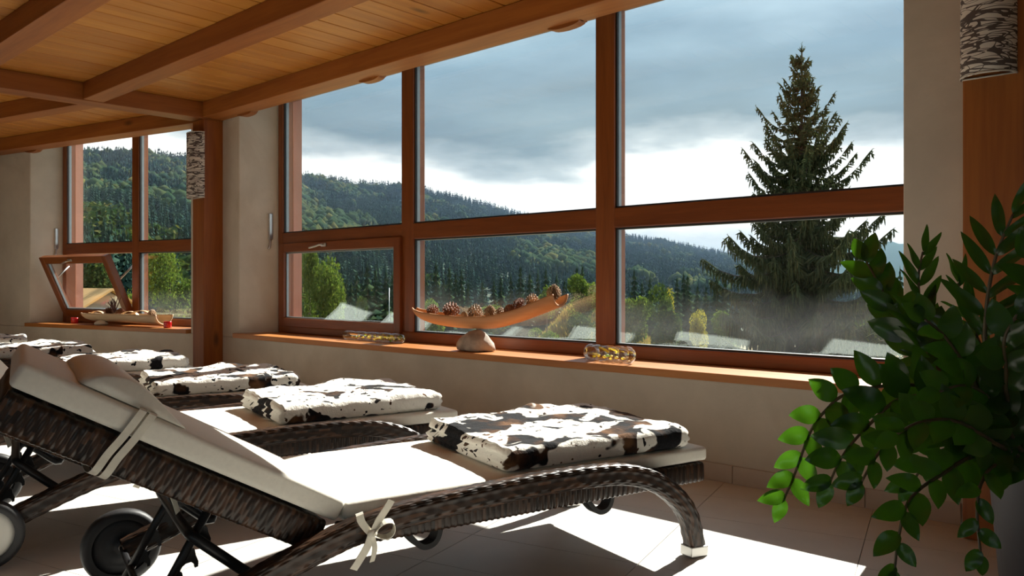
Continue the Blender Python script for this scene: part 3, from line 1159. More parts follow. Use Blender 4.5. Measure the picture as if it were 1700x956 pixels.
def make_lounger():
    """local frame: x head to foot, x=0 at the hinge, y=0 near edge of the cushion, z up"""
    root = link('sun_lounger')
    side_pts = [(1.268, 0, 0.012), (1.262, 0, 0.06), (1.232, 0, 0.15), (1.170, 0, 0.222), (1.075, 0, 0.284), (0.95, 0, 0.323), (0.80, 0, 0.336),
                (0.60, 0, 0.338), (0.40, 0, 0.331), (0.20, 0, 0.319), (0.09, 0, 0.306), (-0.03, 0, 0.280), (-0.20, 0, 0.223), (-0.35, 0, 0.160), (-0.455, 0, 0.118)]
    for yy in (-0.035, SEAT_W + 0.035):
        pts = [(a, yy, c) for a, b, c in side_pts]
        rail = wicker_sweep('side_rail', pts[::-1], 0.026, 0.034, (0, 1, 0), parent=root)
        cap = MB().box(-0.0395, 0.0395, -0.0285, 0.0285, -0.003, 0.034).build('foot_cap', 'steel', rail, 0.004, 2)
        cap.location = (1.266, yy, 0.004)
        cap.rotation_euler = (0, rad(4), 0)
    # seat frame: woven apron on both sides and across the foot end
    zc, hh = 0.275, 0.034
    ap = []
    for (x0, y0), (x1, y1), sd in (((-0.01, 0.014), (1.345, 0.014), (0, 1, 0)), ((1.325, 0.02), (1.325, SEAT_W - 0.02), (1, 0, 0)), ((-0.01, SEAT_W - 0.022), (1.345, SEAT_W - 0.022), (0, 1, 0))):
        wicker_sweep('apron', [(x0, y0, zc), ((x0 + x1) / 2, (y0 + y1) / 2, zc), (x1, y1, zc)], 0.020, hh, sd, 'wrap', parent=root, m=36, pitch=0.0105, row=0.03, amp=0.0018, step=0.0026)
    deck = MB()
    for k in range(22):
        xx = 0.02 + k * 0.0595
        deck.box(xx, xx + 0.05, 0.03, SEAT_W - 0.03, 0.300, 0.308)
    deck.build('deck_webbing', 'wicker', root)
    # backrest (tilted about the hinge)
    back = link('backrest', None, root)
    back.location = (-0.012, 0, 0.305)
    back.rotation_euler = (0, math.pi + rad(29.4), 0)
    # local: x runs up the backrest, z points to the underside after the turn, so +z is below
    BL = 0.845
    for yy in (0.024, SEAT_W - 0.024):
        wicker_sweep('back_bar', [(0.03, yy, 0.046), (BL / 2, yy, 0.046), (BL, yy, 0.046)], 0.022, 0.043, (0, 1, 0), 'wrap', parent=back, m=44, pitch=0.0115, row=0.014, amp=0.0020, step=0.0029)
    wicker_sweep('back_bar', [(BL - 0.02, 0.03, 0.046), (BL - 0.02, SEAT_W / 2, 0.046), (BL - 0.02, SEAT_W - 0.03, 0.046)], 0.022, 0.043, (1, 0, 0), 'wrap', parent=back, m=44, pitch=0.0115, row=0.014, amp=0.0020, step=0.0029)
    dk = MB()
    for k in range(13):
        xx = 0.03 + k * 0.061
        dk.box(xx, xx + 0.052, 0.03, SEAT_W - 0.03, 0.004, 0.012)
    dk.build('back_webbing', 'wicker', back)
    # cushions
    cu = link('seat_cushion', cushion_mesh('seat_cushion', SEAT_L, SEAT_W, 0.048, 0.013, 0.03, 0.006, 1.0), root, 'cushion_fabric')
    cu.location = (SEAT_L / 2 + 0.004, SEAT_W / 2, 0.313)
    bc = link('back_cushion', cushion_mesh('back_cushion', 0.85, SEAT_W, 0.060, 0.015, 0.03, 0.006, 5.0), root, 'cushion_fabric')
    a = rad(29.4)
    # cushion base line starts at the hinge and climbs towards the head
    ca, sa = math.cos(a), math.sin(a)
    bc.matrix_local = Matrix.Translation((-0.014, SEAT_W / 2, 0.312)) @ Matrix.Rotation(a, 4, 'Y') @ Matrix.Translation((-0.425, 0, 0.0))
    # head pillow: teardrop section
    prof = []
    pl = 0.265
    for k in range(25):
        t = k / 24
        prof.append((-(t ** 0.9) * pl + 0.0, 0.054 * (math.sin(math.pi * min(1.0, t ** 1.5)) ** 0.62) if t < 1 else 0.0))
    prof = [(-p[0], p[1]) for p in prof]        # x from 0 (thin end) to pl (fat end)
    V, Fq = [], []
    ys = [0.0, 0.004, 0.012, 0.025, 0.05, 0.15, 0.30, 0.45, 0.56, 0.585, 0.598, 0.606, 0.61]
    np_ = len(prof)
    for yv in ys:
        e = min(yv, 0.61 - yv)
        k = 1.0 if e > 0.045 else 0.90 + 0.10 * math.sqrt(max(0.0, 1 - (1 - e / 0.045) ** 2))
        for (px_, pz_) in prof:
            V.append((-(0.11 + (px_ - 0.11) * k), yv, pz_ * k))
        V.append((-pl * 0.75, yv, 0.0))
        V.append((-pl * 0.35, yv, 0.0))
    m_ = np_ + 2
    for i in range(len(ys) - 1):
        for j in range(m_):
            Fq.append((i * m_ + j, (i + 1) * m_ + j, (i + 1) * m_ + (j + 1) % m_, i * m_ + (j + 1) % m_))
    Fq.append(tuple(range(m_)))
    Fq.append(tuple(range(len(ys) * m_ - 1, (len(ys) - 1) * m_ - 1, -1)))
    me = mesh_np('head_pillow', V, Fq, True)
    pw = link('head_pillow', me, root, 'cushion_fabric')
    # climbs the cushion face
    base = Vector((-0.014 - ca * 0.462 + sa * 0.064, 0.015, 0.312 + sa * 0.462 + ca * 0.064))
    PWM = Matrix.Translation(base) @ Matrix.Rotation(a, 4, 'Y')
    pw.matrix_local = PWM
    # the doubled strap that holds it, wrapped round cushion and frame
    for dx in (0.0, 0.024):
        def at(u, h):
            return (-0.014 - ca * u + sa * h, h and 0, 0.312 + sa * u + ca * h)
        def pt(u, y, h):
            return (-0.014 - ca * u + sa * h, y, 0.312 + sa * u + ca * h)
        u0 = 0.552 + dx
        strip('strap', [pt(u0, 0.20, 0.067), pt(u0, 0.02, 0.068), pt(u0 + .002, -0.006, 0.060), pt(u0 + .01, -0.007, 0.0), pt(u0 + .02, -0.006, -0.050), pt(u0 + .025, 0.02, -0.108), pt(u0 + .03, 0.2, -0.111)],
              (-ca * 0.018, 0, sa * 0.018), 0.0015, 'ribbon_fabric', pw).matrix_local = PWM.inverted()
    # tail of the strap hanging below
    strip('strap_tail', [(-0.44, 0.16, 0.445), (-0.425, 0.155, 0.425), (-0.405, 0.15, 0.42), (-0.395, 0.15, 0.395), (-0.385, 0.15, 0.36)], (0.012, 0.018, 0.004), 0.002, 'ribbon_fabric', pw).matrix_local = PWM.inverted()
    # bow tied round the near rail at the hinge
    bw = link('bow', None, root)
    yb = -0.068
    strip('loop', [(0.030, -0.045, 0.342), (0.024, -0.064, 0.345), (0.028, yb, 0.325), (0.045, yb - .006, 0.300), (0.055, yb - 0.008, 0.290)], (0.020, 0, 0.004), 0.002, 'ribbon_fabric', bw)
    strip('loop', [(0.052, yb - .008, 0.292), (0.080, yb - .014, 0.318), (0.108, yb - .018, 0.318), (0.112, yb - .016, 0.292), (0.092, yb - .012, 0.278), (0.056, yb - .01, 0.290)], (0.004, 0.022, 0.006), 0.002, 'ribbon_fabric', bw)
    strip('tail', [(0.055, yb - .010, 0.290), (0.070, yb - .014, 0.325), (0.092, yb - .012, 0.352), (0.108, yb - .010, 0.372)], (0.020, 0.004, -0.010), 0.002, 'ribbon_fabric', bw)
    strip('tail', [(0.052, yb - .010, 0.292), (0.038, yb - .014, 0.262), (0.016, yb - .016, 0.232), (0.0, yb - .014, 0.210)], (0.020, 0.003, -0.010), 0.002, 'ribbon_fabric', bw)
    strip('tail', [(0.052, yb - .010, 0.288), (0.060, yb - .012, 0.255), (0.052, yb - .012, 0.220)], (0.015, 0.004, 0.0), 0.002, 'ribbon_fabric', bw)
    V, Fq = ico(2)
    V = V * np.array([0.014, 0.010, 0.016]) + np.array([0.054, yb - .010, 0.291])
    link('knot', mesh_np('knot', V, Fq, True), bw, 'ribbon_fabric')
    # wheels at the head end
    for sgn, yy in ((-1, -0.092), (1, SEAT_W + 0.092)):
        wh = link('wheel', None, root)
        wh.location = (-0.455, yy, 0.1165)
        R = 0.1165
        prof = [(0.086, -0.020), (0.098, -0.024), (0.110, -0.021), (R, -0.010), (R, 0.010), (0.110, 0.021), (0.098, 0.024), (0.086, 0.020), (0.086, -0.020)]
        link('tyre', lathe_mesh('tyre', prof, 40, 'y', True, False), wh, 'black_rubber')
        disc = [(0.0005, 0.012), (0.030, 0.013), (0.064, 0.013), (0.088, 0.009), (0.088, 0.002), (0.0005, 0.002)]
        disc = [(r, h * sgn) for r, h in disc]
        link('hub_cover', lathe_mesh('hub_cover', disc, 40, 'y', True), wh, 'white_plastic')
        inn = [(0.0005, -0.016), (0.026, -0.016), (0.028, -0.004), (0.060, -0.002), (0.086, -0.010), (0.086, 0.001), (0.0005, 0.001)]
        inn = [(r, h * sgn) for r, h in inn]
        link('hub', lathe_mesh('hub', inn, 40, 'y', True), wh, 'black_rubber')
        tube('stub_axle', [(0, -0.03 * sgn, 0), (0, 0.006 * sgn, 0)], 0.011, 'steel', wh, sides=12)
    tube('axle', [(-0.455, -0.075, 0.1165), (-0.455, SEAT_W + 0.075, 0.1165)], 0.010, 'black_metal', root, sides=10)
    # back support: two notched racks and a bent prop bar
    for yy in (0.13, SEAT_W - 0.13):
        rk = link('notched_rack', None, root)
        p0 = np.array([-0.285, yy, 0.415])
        p1 = np.array([-0.475, yy, 0.075])
        d = (p1 - p0) / np.linalg.norm(p1 - p0)
        nrm = np.array([-d[2], 0, d[0]])
        if nrm[0] < 0:
            nrm = -nrm
        tube('rack_bar', [p0, p1], 0.012, 'black_metal', rk, sides=8)
        Lr = np.linalg.norm(p1 - p0)
        for k in range(4):
            t0 = 0.10 + 0.062 * k
            # hooked tooth, a curved flat piece
            out = []
            for (aa, bb) in ((0.0, 0.008), (0.0, 0.018), (0.010, 0.026), (0.022, 0.040), (0.034, 0.046), (0.040, 0.040), (0.032, 0.034), (0.030, 0.024), (0.038, 0.014), (0.052, 0.008)):
                c = p0 + d * (t0 + aa) + nrm * bb
                out.append(c)
            n_ = len(out)
            vs = [(c[0], c[1] - 0.007, c[2]) for c in out] + [(c[0], c[1] + 0.007, c[2]) for c in out]
            fs = [tuple(range(n_)), tuple(range(2 * n_ - 1, n_ - 1, -1))] + [(i, n_ + i, n_ + (i + 1) % n_, (i + 1) % n_) for i in range(n_)]
            MB().add(vs, fs).build('tooth', 'black_metal', rk)
        V, Fq = ico(2)
        V = V * 0.011 + np.array([-0.285, yy - 0.012, 0.412])
        link('bolt', mesh_np('bolt', V, Fq, True), rk, 'steel')
    y0, y1 = 0.05, SEAT_W - 0.05
    tube('prop_bar', [(-0.205, y0 - .05, 0.212), (-0.207, y0, 0.205), (-0.225, y0 + .004, 0.200), (-0.30, y0 + .01, 0.262), (-0.358, y0 + .02, 0.312), (-0.368, y0 + .06, 0.318), (-0.368, SEAT_W / 2, 0.318),
                      (-0.368, y1 - .06, 0.318), (-0.358, y1 - .02, 0.312), (-0.30, y1 - .01, 0.262), (-0.225, y1 - .004, 0.200), (-0.207, y1, 0.205), (-0.205, y1 + .05, 0.212)], 0.014, 'black_metal', root, sides=10, step=0.015)
    # dark U-shaped stacking hooks under the seat
    for xh in (0.27, 0.93):
        for yy in (0.10, SEAT_W - 0.10):
            pts = [(xh - 0.085, yy, 0.268), (xh - 0.045, yy, 0.222), (xh - 0.005, yy, 0.180), (xh + 0.022, yy, 0.171), (xh + 0.050, yy, 0.182), (xh + 0.064, yy, 0.216), (xh + 0.066, yy, 0.272)]
            strip('hook', pts, (0, 0.045, 0), 0.016, 'black_rubber', root)
    return root


def copy_tree(o, parent=None):
    c = o.copy()
    COL.objects.link(c)
    c.parent = parent
    for ch in list(o.children):
        copy_tree(ch, c)
    return c


lounger0 = make_lounger()
ORD = ['brown wicker sun lounger nearest the camera, cream cushion, head pillow held by straps',
       'second wicker sun lounger from the camera, white wheel cover at left edge',
       'third wicker sun lounger from the camera, below the wooden post',
       'fourth wicker sun lounger from the camera, half hidden by the cream pillow',
       'fifth wicker sun lounger from the camera, under the far window sill',
       'sixth and farthest wicker sun lounger, at the left edge of the picture']
loungers = []
for i, (fx, fy) in enumerate(LOUNGER_FEET):
    o = lounger0 if i == 0 else copy_tree(lounger0)
    hx = fx - 1.367 * math.cos(LDIR)
    hy = fy - 1.367 * math.sin(LDIR)
    o.location = (hx, hy, 0)
    o.rotation_euler = (0, 0, LDIR)
    tag(o, ORD[i], 'sun lounger', 'row of wicker sun loungers')
    loungers.append(o)


# folded cow-print blankets ----------------------------------------------
def blanket_mesh(name, lx, ly, lz, seed):
    def fn(V, N, H):
        out = V.copy()
        for i in range(len(V)):
            p, n = V[i], N[i]
            # fold seams on three sides, smooth roll on the near side
            seam = 0.0
            for zc, wz in ((0.004, 0.006), (-0.018, 0.004)):
                seam = max(seam, math.exp(-((p[2] - zc) / wz) ** 2))
            side = 1.0 if (n[0] < -0.4 or n[1] > 0.4) else (0.55 if n[0] > 0.4 else 0.10)
            horiz = math.hypot(n[0], n[1])
            dep = 0.016 * seam * side * horiz
            out[i, 0] -= n[0] * dep
            out[i, 1] -= n[1] * dep
            # layers not quite flush
            if p[2] > 0.004:
                out[i, 0] += 0.010 * (1 if n[0] < -0.3 else 0)
            top = max(0.0, p[2] / H[2])
            out[i, 2] += 0.011 * nz3(p, 6.0, seed) * top + 0.008 * nz3(p, 17.0, seed + 2) * top
            out[i, 0] += 0.007 * nz3(p, 7.0, seed + 5) * horiz + 0.0025 * nz3(p, 40.0, seed)
            out[i, 1] += 0.007 * nz3(p, 7.0, seed + 9) * horiz + 0.0025 * nz3(p, 40.0, seed + 4)
            # raised far corner and softly dished middle
            fx = (p[0] / H[0] + 1) / 2
            fy = (p[1] / H[1] + 1) / 2
            out[i, 2] += top * (0.022 * math.exp(-((fx - 0.62) / 0.12) ** 2 - ((fy - 0.98) / 0.2) ** 2) + 0.012 * fy - 0.006)
            out[i, 2] += top * 0.002 * nz3(p, 60.0, seed)
        return out
    V, Fq = rounded_box(lx, ly, lz, 0.034, 0.0115, fn)
    return mesh_np(name, V, Fq, True)


BL_ME = [blanket_mesh('blanket', 0.78, 0.60, 0.080, 2.0), blanket_mesh('blanket', 0.78, 0.58, 0.084, 8.0)]
BLAB = ['folded cow-print fleece blanket with large black and brown patches on the nearest lounger',
        'folded cow-print fleece blanket on the second lounger from the camera',
        'folded cow-print fleece blanket on the third lounger, in front of the post',
        'folded cow-print fleece blanket behind the cream head pillow, on the fourth lounger',
        'small-looking folded cow-print blanket below the far window, on the fifth lounger',
        'cow-print blanket farthest away at the left edge, on the sixth lounger']
for i, lo in enumerate(loungers):
    me = BL_ME[i % 2] if i else BL_ME[0]
    o = link('blanket', me)
    if not me.materials:
        me.materials.append(MATS['cow_print_fleece'])
    M = Matrix.Translation(lo.location) @ Matrix.Rotation(LDIR, 4, 'Z')
    o.matrix_world = M @ Matrix.Translation((0.915 + (0.0, 0.0, -0.01, 0.005, 0.0, 0.01)[i], SEAT_W / 2 - 0.02, 0.3655)) @ Matrix.Rotation(rad((-1.5, 2.0, -1.0, 1.5, 3.0, 0)[i]), 4, 'Z')
    tag(o, BLAB[i], 'blanket', 'folded cow-print blankets')

# ------------------------------------------------------------------ wall lamps on the posts
def sconce(M, xc, z0, z1, rw, label):
    root = link('wall_lamp')
    root.matrix_world = M @ Matrix.Translation((xc, -0.181, z0))
    H = z1 - z0
    V, Fq, UV = [], [], []
    n = 28
    nz_ = 10
    for k in range(nz_ + 1):
        for j in range(n + 1):
            a = math.pi * j / n
            V.append((-rw * math.cos(a), -0.085 * math.sin(a), H * k / nz_))
            UV.append((j / n * 0.9, k / nz_ * H / 0.28))
    for k in range(nz_):
        for j in range(n):
            b = k * (n + 1) + j
            Fq.append((b, b + 1, b + n + 2, b + n + 1))
    me = mesh_np('shade', V, Fq, True, UV)
    sh = link('shade', me, root, 'scribble_shade')
    md = sh.modifiers.new('thickness', 'SOLIDIFY')
    md.thickness = 0.003
    mr = link('shade_frame', None, root)
    for zz in (0.004, H - 0.004):
        tube('hoop', [(-rw * math.cos(math.pi * j / 16), -0.085 * math.sin(math.pi * j / 16), zz) for j in range(17)], 0.003, 'white_plastic', mr, sides=6)
        tube('back_bar', [(-rw, -0.004, zz), (rw, -0.004, zz)], 0.0035, 'white_plastic', mr, sides=6)
    box('backplate', (-0.03, 0.03, -0.014, 0.0, H * .35, H * .65), 'white_plastic', root, 0.003)
    V, Fq2 = ico(2)
    link('bulb', mesh_np('bulb', V * np.array([.024, .024, .036]) + np.array([0, -0.04, H * .55]), Fq2, True), root, 'white_plastic')
    tag(root, label, 'wall lamp', 'half-round lamps on the posts')
    return root


sconce(MR, -4.925, 1.69, 2.262, 0.122, 'half-round wall lamp with scribbled twigs on the far post')
sconce(MR, 1.085, 1.70, 2.27, 0.090, 'half-round wall lamp with dark strokes on the near post above the plant')


# ------------------------------------------------------------------ things on the sills
def trough(name, pts, rad_w, dep, mat, label, cat, M, thick=0.011):
    """long half-round dish: pts are (x, z of the underside, radius factor)"""
    P, _ = resample([(p[0], 0, p[1]) for p in pts], 0.02)
    fx = np.array([p[0] for p in pts])
    fr = np.array([p[2] for p in pts])
    V = []
    n = 18
    for i, p in enumerate(P):
        k = np.interp(p[0], fx, fr)
        for inner in (0, 1):
            for j in range(n + 1):
                a = math.pi * j / n
                rw_ = rad_w * k - inner * thick
                rd = dep * k - inner * thick
                wob = 1 + 0.03 * nz3((p[0] * 3, j * .2, inner), 1.0, 4.0)
                V.append((p[0], -rw_ * math.cos(a) * wob, p[2] + dep * k - rd * math.sin(a) * wob))
    m = 2 * (n + 1)
    Fq = []
    L = len(P)
    for i in range(L - 1):
        for j in range(n):
            a, b = i * m + j, (i + 1) * m + j
            Fq.append((a, a + 1, b + 1, b))
            a2, b2 = a + n + 1, b + n + 1
            Fq.append((a2, b2, b2 + 1, a2 + 1))
        for j in (0, n):
            a, b = i * m + j, (i + 1) * m + j
            Fq.append((a, b, b + n + 1, a + n + 1) if j == 0 else (a, a + n + 1, b + n + 1, b))
    for i in (0, L - 1):
        for j in range(n):
            a = i * m + j
            f = (a, a + n + 1, a + n + 2, a + 1)
            Fq.append(f if i == 0 else f[::-1])
    o = link(name, mesh_np(name, V, Fq, True), None, mat)
    o.matrix_world = M
    tag(o, label, cat)
    return o


DISH_X = -1.80
dish_pts = [(-0.62, 0.236, 0.35), (-0.56, 0.195, 0.72), (-0.42, 0.158, 1.0), (-0.2, 0.140, 1.08), (0.0, 0.139, 1.08), (0.16, 0.150, 1.05), (0.34, 0.190, 1.0), (0.50, 0.240, 1.0), (0.66, 0.292, 1.0)]
dish_o = 0.125
trough('bark_dish', dish_pts, 0.075, 0.075, 'bark_wood', 'long curved bark trough of pine cones balanced on a stone', 'dish', MR @ Matrix.Translation((DISH_X, dish_o, SILL)))


def rock(name, r, mat, seed, label, M, peak=0.5):
    V, Fq = ico(3)
    V = V.copy()
    for i in range(len(V)):
        p = V[i]
        k = 1 + 0.18 * nz3(p, 1.3, seed) + 0.06 * nz3(p, 3.5, seed + 2)
        V[i] = p * k
    V[:, 2] = np.where(V[:, 2] < -0.55, -0.55 + (V[:, 2] + 0.55) * 0.1, V[:, 2])
    tp = np.clip((V[:, 2] + 0.55) / 1.5, 0, 1)[:, None]
    V[:, :2] *= 1.08 - peak * tp
    V = V * np.array(r)
    V[:, 2] -= V[:, 2].min()
    o = link(name, mesh_np(name, V, Fq, True), None, mat)
    o.matrix_world = M
    tag(o, label, 'stone')
    return V[:, 2].max(), o


h, st = rock('stone', (0.145, 0.105, 0.083), 'stone', 3.0, 'rounded grey-brown stone on the sill carrying the bark trough', MR @ Matrix.Translation((DISH_X + 0.0, 0.095, SILL)))
st.scale = (1, 1, 0.1385 / h)


def cone_mesh(name, L, R, seed):
    V, Fq = [], []
    rnd = random.Random(seed)
    N = 90
    for k in range(N):
        t = (k + .5) / N
        a = k * 2.39996
        rr = R * (math.sin(math.pi * (0.08 + 0.86 * t)) ** 0.75)
        x = (t - 0.5) * L
        c = Vector((x, rr * 0.55 * math.cos(a), rr * 0.55 * math.sin(a)))
        outv = Vector((0.55 * (0.6 - t), math.cos(a), math.sin(a))).normalized()
        tv = Vector((0, -math.sin(a), math.cos(a)))
        ax = outv.cross(tv)
        w_ = 0.30 * rr + 0.003
        l_ = rr * (0.55 + 0.15 * rnd.random())
        b = len(V)
        tip = c + outv * l_
        V += [c - tv * w_ * .5 - ax * .002, c + tv * w_ * .5 - ax * .002, c + tv * w_ * .7 + outv * l_ * .7 - ax * .002, tip, c - tv * w_ * .7 + outv * l_ * .7 - ax * .002,
              c + outv * l_ * .6 + ax * .005]
        Fq += [(b, b + 1, b + 2, b + 3, b + 4), (b, b + 5, b + 1), (b + 1, b + 5, b + 2), (b + 2, b + 5, b + 3), (b + 3, b + 5, b + 4), (b + 4, b + 5, b)]
    b = len(V)
    Vi, Fi = ico(1)
    V += [Vector((p[0] * L * .42, p[1] * R * .6, p[2] * R * .6)) for p in Vi]
    Fq += [tuple(b + i for i in f) for f in Fi]
    return mesh_np(name, V, Fq)


CONES = [cone_mesh('pine_cone', 0.10, 0.042, 1), cone_mesh('pine_cone', 0.085, 0.046, 2), cone_mesh('pine_cone', 0.13, 0.048, 3)]
CONES[0].materials.append(MATS['cone_brown'])
CONES[1].materials.append(MATS['cone_pale'])
CONES[2].materials.append(MATS['cone_brown'])
cone_spots = [(-0.43, 0.235, 0, 0.9, 10, 'reddish pine cone at the pointed left end of the trough'),
              (-0.25, 0.243, 2, 1.0, 5, 'long dark pine cone, second from the left in the trough'),
              (-0.13, 0.205, 1, 0.6, 70, 'small pale cone between the long dark cone and the shaggy one'),
              (-0.03, 0.228, 1, 1.15, 20, 'shaggy brown cone above the stone in the trough'),
              (0.10, 0.232, 1, 0.95, 60, 'pale frosted cone right of the trough middle'),
              (0.19, 0.232, 1, 0.75, 30, 'small pale cone low in the rising part of the trough'),
              (0.27, 0.250, 0, 0.85, 80, 'brown cone lying before the upright one in the trough'),
              (0.345, 0.285, 2, 0.75, 0, 'upright reddish cone in the rising part of the trough'),
              (0.45, 0.310, 1, 0.95, 15, 'frosted cone with pale scales near the open end'),
              (0.615, 0.362, 1, 1.0, 50, 'pale-topped cone resting at the open right end of the trough')]
for x, z, k, s_, rz, lab in cone_spots:
    o = link('pine_cone', CONES[k])
    R = Matrix.Rotation(rad(rz), 4, 'Z')
    if 'upright' in lab:
        R = Matrix.Rotation(rad(-60), 4, 'Y') @ R
    o.matrix_world = MR @ Matrix.Translation((DISH_X + x, dish_o - 0.005, SILL + z + 0.012)) @ R @ Matrix.Scale(s_, 4)
    tag(o, lab, 'pine cone', 'cones in the bark trough')

# left sill: pale trough on a small stone, with dried things in it
LD_X = -1.23
trough('wooden_dish', [(-0.62, 0.075, 0.55), (-0.55, 0.050, 0.8), (-0.40, 0.036, 1.0), (0.0, 0.036, 1.0), (0.40, 0.026, 1.05), (0.56, 0.020, 1.15), (0.64, 0.020, 1.2)], 0.085, 0.085, 'pale_dish_wood',
       'pale wooden trough with dried plants on the far window sill', 'dish', ML @ Matrix.Translation((LD_X, 0.125, SILL)))
h, st = rock('stone', (0.085, 0.06, 0.03), 'pale_stone', 9.0, 'small pale stone under the wooden trough on the far sill', ML @ Matrix.Translation((LD_X - 0.27, 0.075, SILL)))
st.scale = (1, 1, 0.055 / h)
for x, z, k, s_, rz, lab in ((0.47, 0.125, 1, 0.95, 40, 'shaggy cone at the right end of the pale trough'), (0.50, 0.085, 0, 0.8, 10, 'dark cone at the lip of the pale trough'),
                             (-0.20, 0.135, 2, 0.9, 30, 'dark cone left in the pale trough'), (-0.02, 0.13, 0, 1.0, 80, 'dark cone in the middle of the pale trough')):
    o = link('pine_cone', CONES[k])
    o.matrix_world = ML @ Matrix.Translation((LD_X + x, 0.115, SILL + z)) @ Matrix.Rotation(rad(rz), 4, 'Z') @ Matrix.Scale(s_, 4)
    tag(o, lab, 'pine cone', 'cones in the pale trough')
# curled bark slices
for x, s_, lab in ((-0.40, 0.8, 'curled pale bark slice at the left end of the pale trough'), (0.12, 0.9, 'curled bark ring in the middle of the pale trough'), (0.30, 1.1, 'larger curled bark ring right in the pale trough')):
    pts = [(0.10 * math.cos(a), 0.0, 0.055 * math.sin(a)) for a in np.linspace(rad(5), rad(185), 12)]
    o = strip('bark_curl', pts, (0.0, 0.05, 0.0), 0.006, 'pale_dish_wood')
    o.matrix_world = ML @ Matrix.Translation((LD_X + x, 0.12, SILL + 0.095)) @ Matrix.Rotation(rad(20), 4, 'Z') @ Matrix.Scale(s_, 4)
    tag(o, lab, 'bark', 'dried bark in the pale trough')
# sprig of dried heather
hb = link('heather_sprig')
hb.matrix_world = ML @ Matrix.Translation((LD_X - 0.12, 0.12, SILL + 0.13))
for k in range(16):
    a, b = random.uniform(-1.2, 1.2), random.uniform(0.10, 0.17)
    dx = 0.09 * math.sin(a)
    tube('twig', [(0, 0, 0), (dx * .5, random.uniform(-.02, .02), b * .55), (dx, random.uniform(-.03, .03), b)], 0.0065, 'heather', hb, sides=5, r1=0.003)
tag(hb, 'dried reddish heather sprig standing in the pale trough', 'dried plant')


# red tealight glasses
for x, lab in ((-2.02, 'small red tealight glass left of the pale trough'), (-0.44, 'small red tealight glass right of the pale trough, beside the post')):
    r0 = link('tealight_glass')
    r0.matrix_world = ML @ Matrix.Translation((x, 0.045 if x > -1 else 0.12, SILL))
    link('cup', lathe_mesh('cup', [(0.020, 0.0), (0.034, 0.0), (0.037, 0.012), (0.036, 0.05), (0.037, 0.062), (0.033, 0.062), (0.032, 0.050), (0.032, 0.010), (0.001, 0.010)], 20), r0, 'red_glass')
    link('candle', lathe_mesh('candle', [(0.001, 0.011), (0.029, 0.011), (0.029, 0.028), (0.001, 0.028)], 16), r0, 'white_plastic')
    tag(r0, lab, 'candle holder', 'red tealight glasses on the far sill')


# lumpy blown-glass tubes with yellow flowers
def glass_tube(M, L, R, label):
    root = link('glass_ornament')
    root.matrix_world = M
    prof = [(0.001, -L / 2)]
    nb = 5
    for k in range(61):
        t = k / 60
        x = (t - .5) * L
        r = R * (0.86 + 0.14 * abs(math.sin(math.pi * nb * t)) ** 0.7)
        e = min(t, 1 - t) * L
        if e < R:
            r *= math.sqrt(max(0.0, 1 - (1 - e / R) ** 2)) * 0.98 + 0.02
        prof.append((max(r, 0.001), x))
    prof.append((0.001, L / 2))
    me = lathe_mesh('glass_shell', prof, 28, 'x', True)
    g = link('glass_shell', me, root, 'blown_glass')
    g.location = (0, 0, R)
    rnd = random.Random(int(L * 1000))
    V, Fq = ico(1)
    for k in range(14):
        s_ = R * rnd.uniform(0.16, 0.30)
        c = np.array([rnd.uniform(-.36, .40) * L, rnd.uniform(-.35, .35) * R, R * rnd.uniform(0.35, 0.95)])
        VV = V * s_ * np.array([1, 1, .7])
        for i in range(len(VV)):
            VV[i] *= 1 + .35 * nz3(V[i], 3, k)
        f = link('flower', mesh_np('flower', VV, Fq), root, 'flower_yellow' if k % 5 else 'flower_green')
        f.location = c
    tag(root, label, 'glass ornament', 'glass tubes of yellow flowers on the sill')


def rx(u, o):
    """bay coordinate x on the right sill seen at image column u for offset o"""
    q = (u - 850) / F_PX
    b = P0 + nR * o
    return -((b.x - q * b.y) / (math.sin(AR) + q * math.cos(AR)))


x0, x1 = rx(972, 0.08), rx(1053, 0.04)
glass_tube(MR @ Matrix.Translation(((x0 + x1) / 2, 0.06, SILL)) @ Matrix.Rotation(rad(-6), 4, 'Z'), x1 - x0, 0.047, 'lumpy clear glass tube with yellow flowers right of the bark trough')
x0, x1 = rx(574, 0.15), rx(668, 0.15)
glass_tube(MR @ Matrix.Translation(((x0 + x1) / 2, 0.15, SILL)) @ Matrix.Rotation(rad(3), 4, 'Z'), x1 - x0, 0.036, 'lumpy clear glass tube with yellow flowers left of the bark trough, below the casement')

# ------------------------------------------------------------------ potted plant
POT = Vector((1.475, 2.10, 0))
plant = link('potted_plant')
plant.location = POT
tag(plant, 'large leafy plant with arching stems and glossy oval leaves in a dark grey pot', 'plant')
link('pot', lathe_mesh('pot', [(0.001, 0.0), (0.125, 0.0), (0.135, 0.01), (0.172, 0.43), (0.180, 0.435), (0.180, 0.462), (0.165, 0.462), (0.158, 0.43), (0.155, 0.40), (0.001, 0.40)], 40), plant, 'pot_glaze')
link('soil', lathe_mesh('soil', [(0.001, 0.405), (0.150, 0.405), (0.154, 0.418), (0.10, 0.428), (0.001, 0.430)], 24), plant, 'soil')


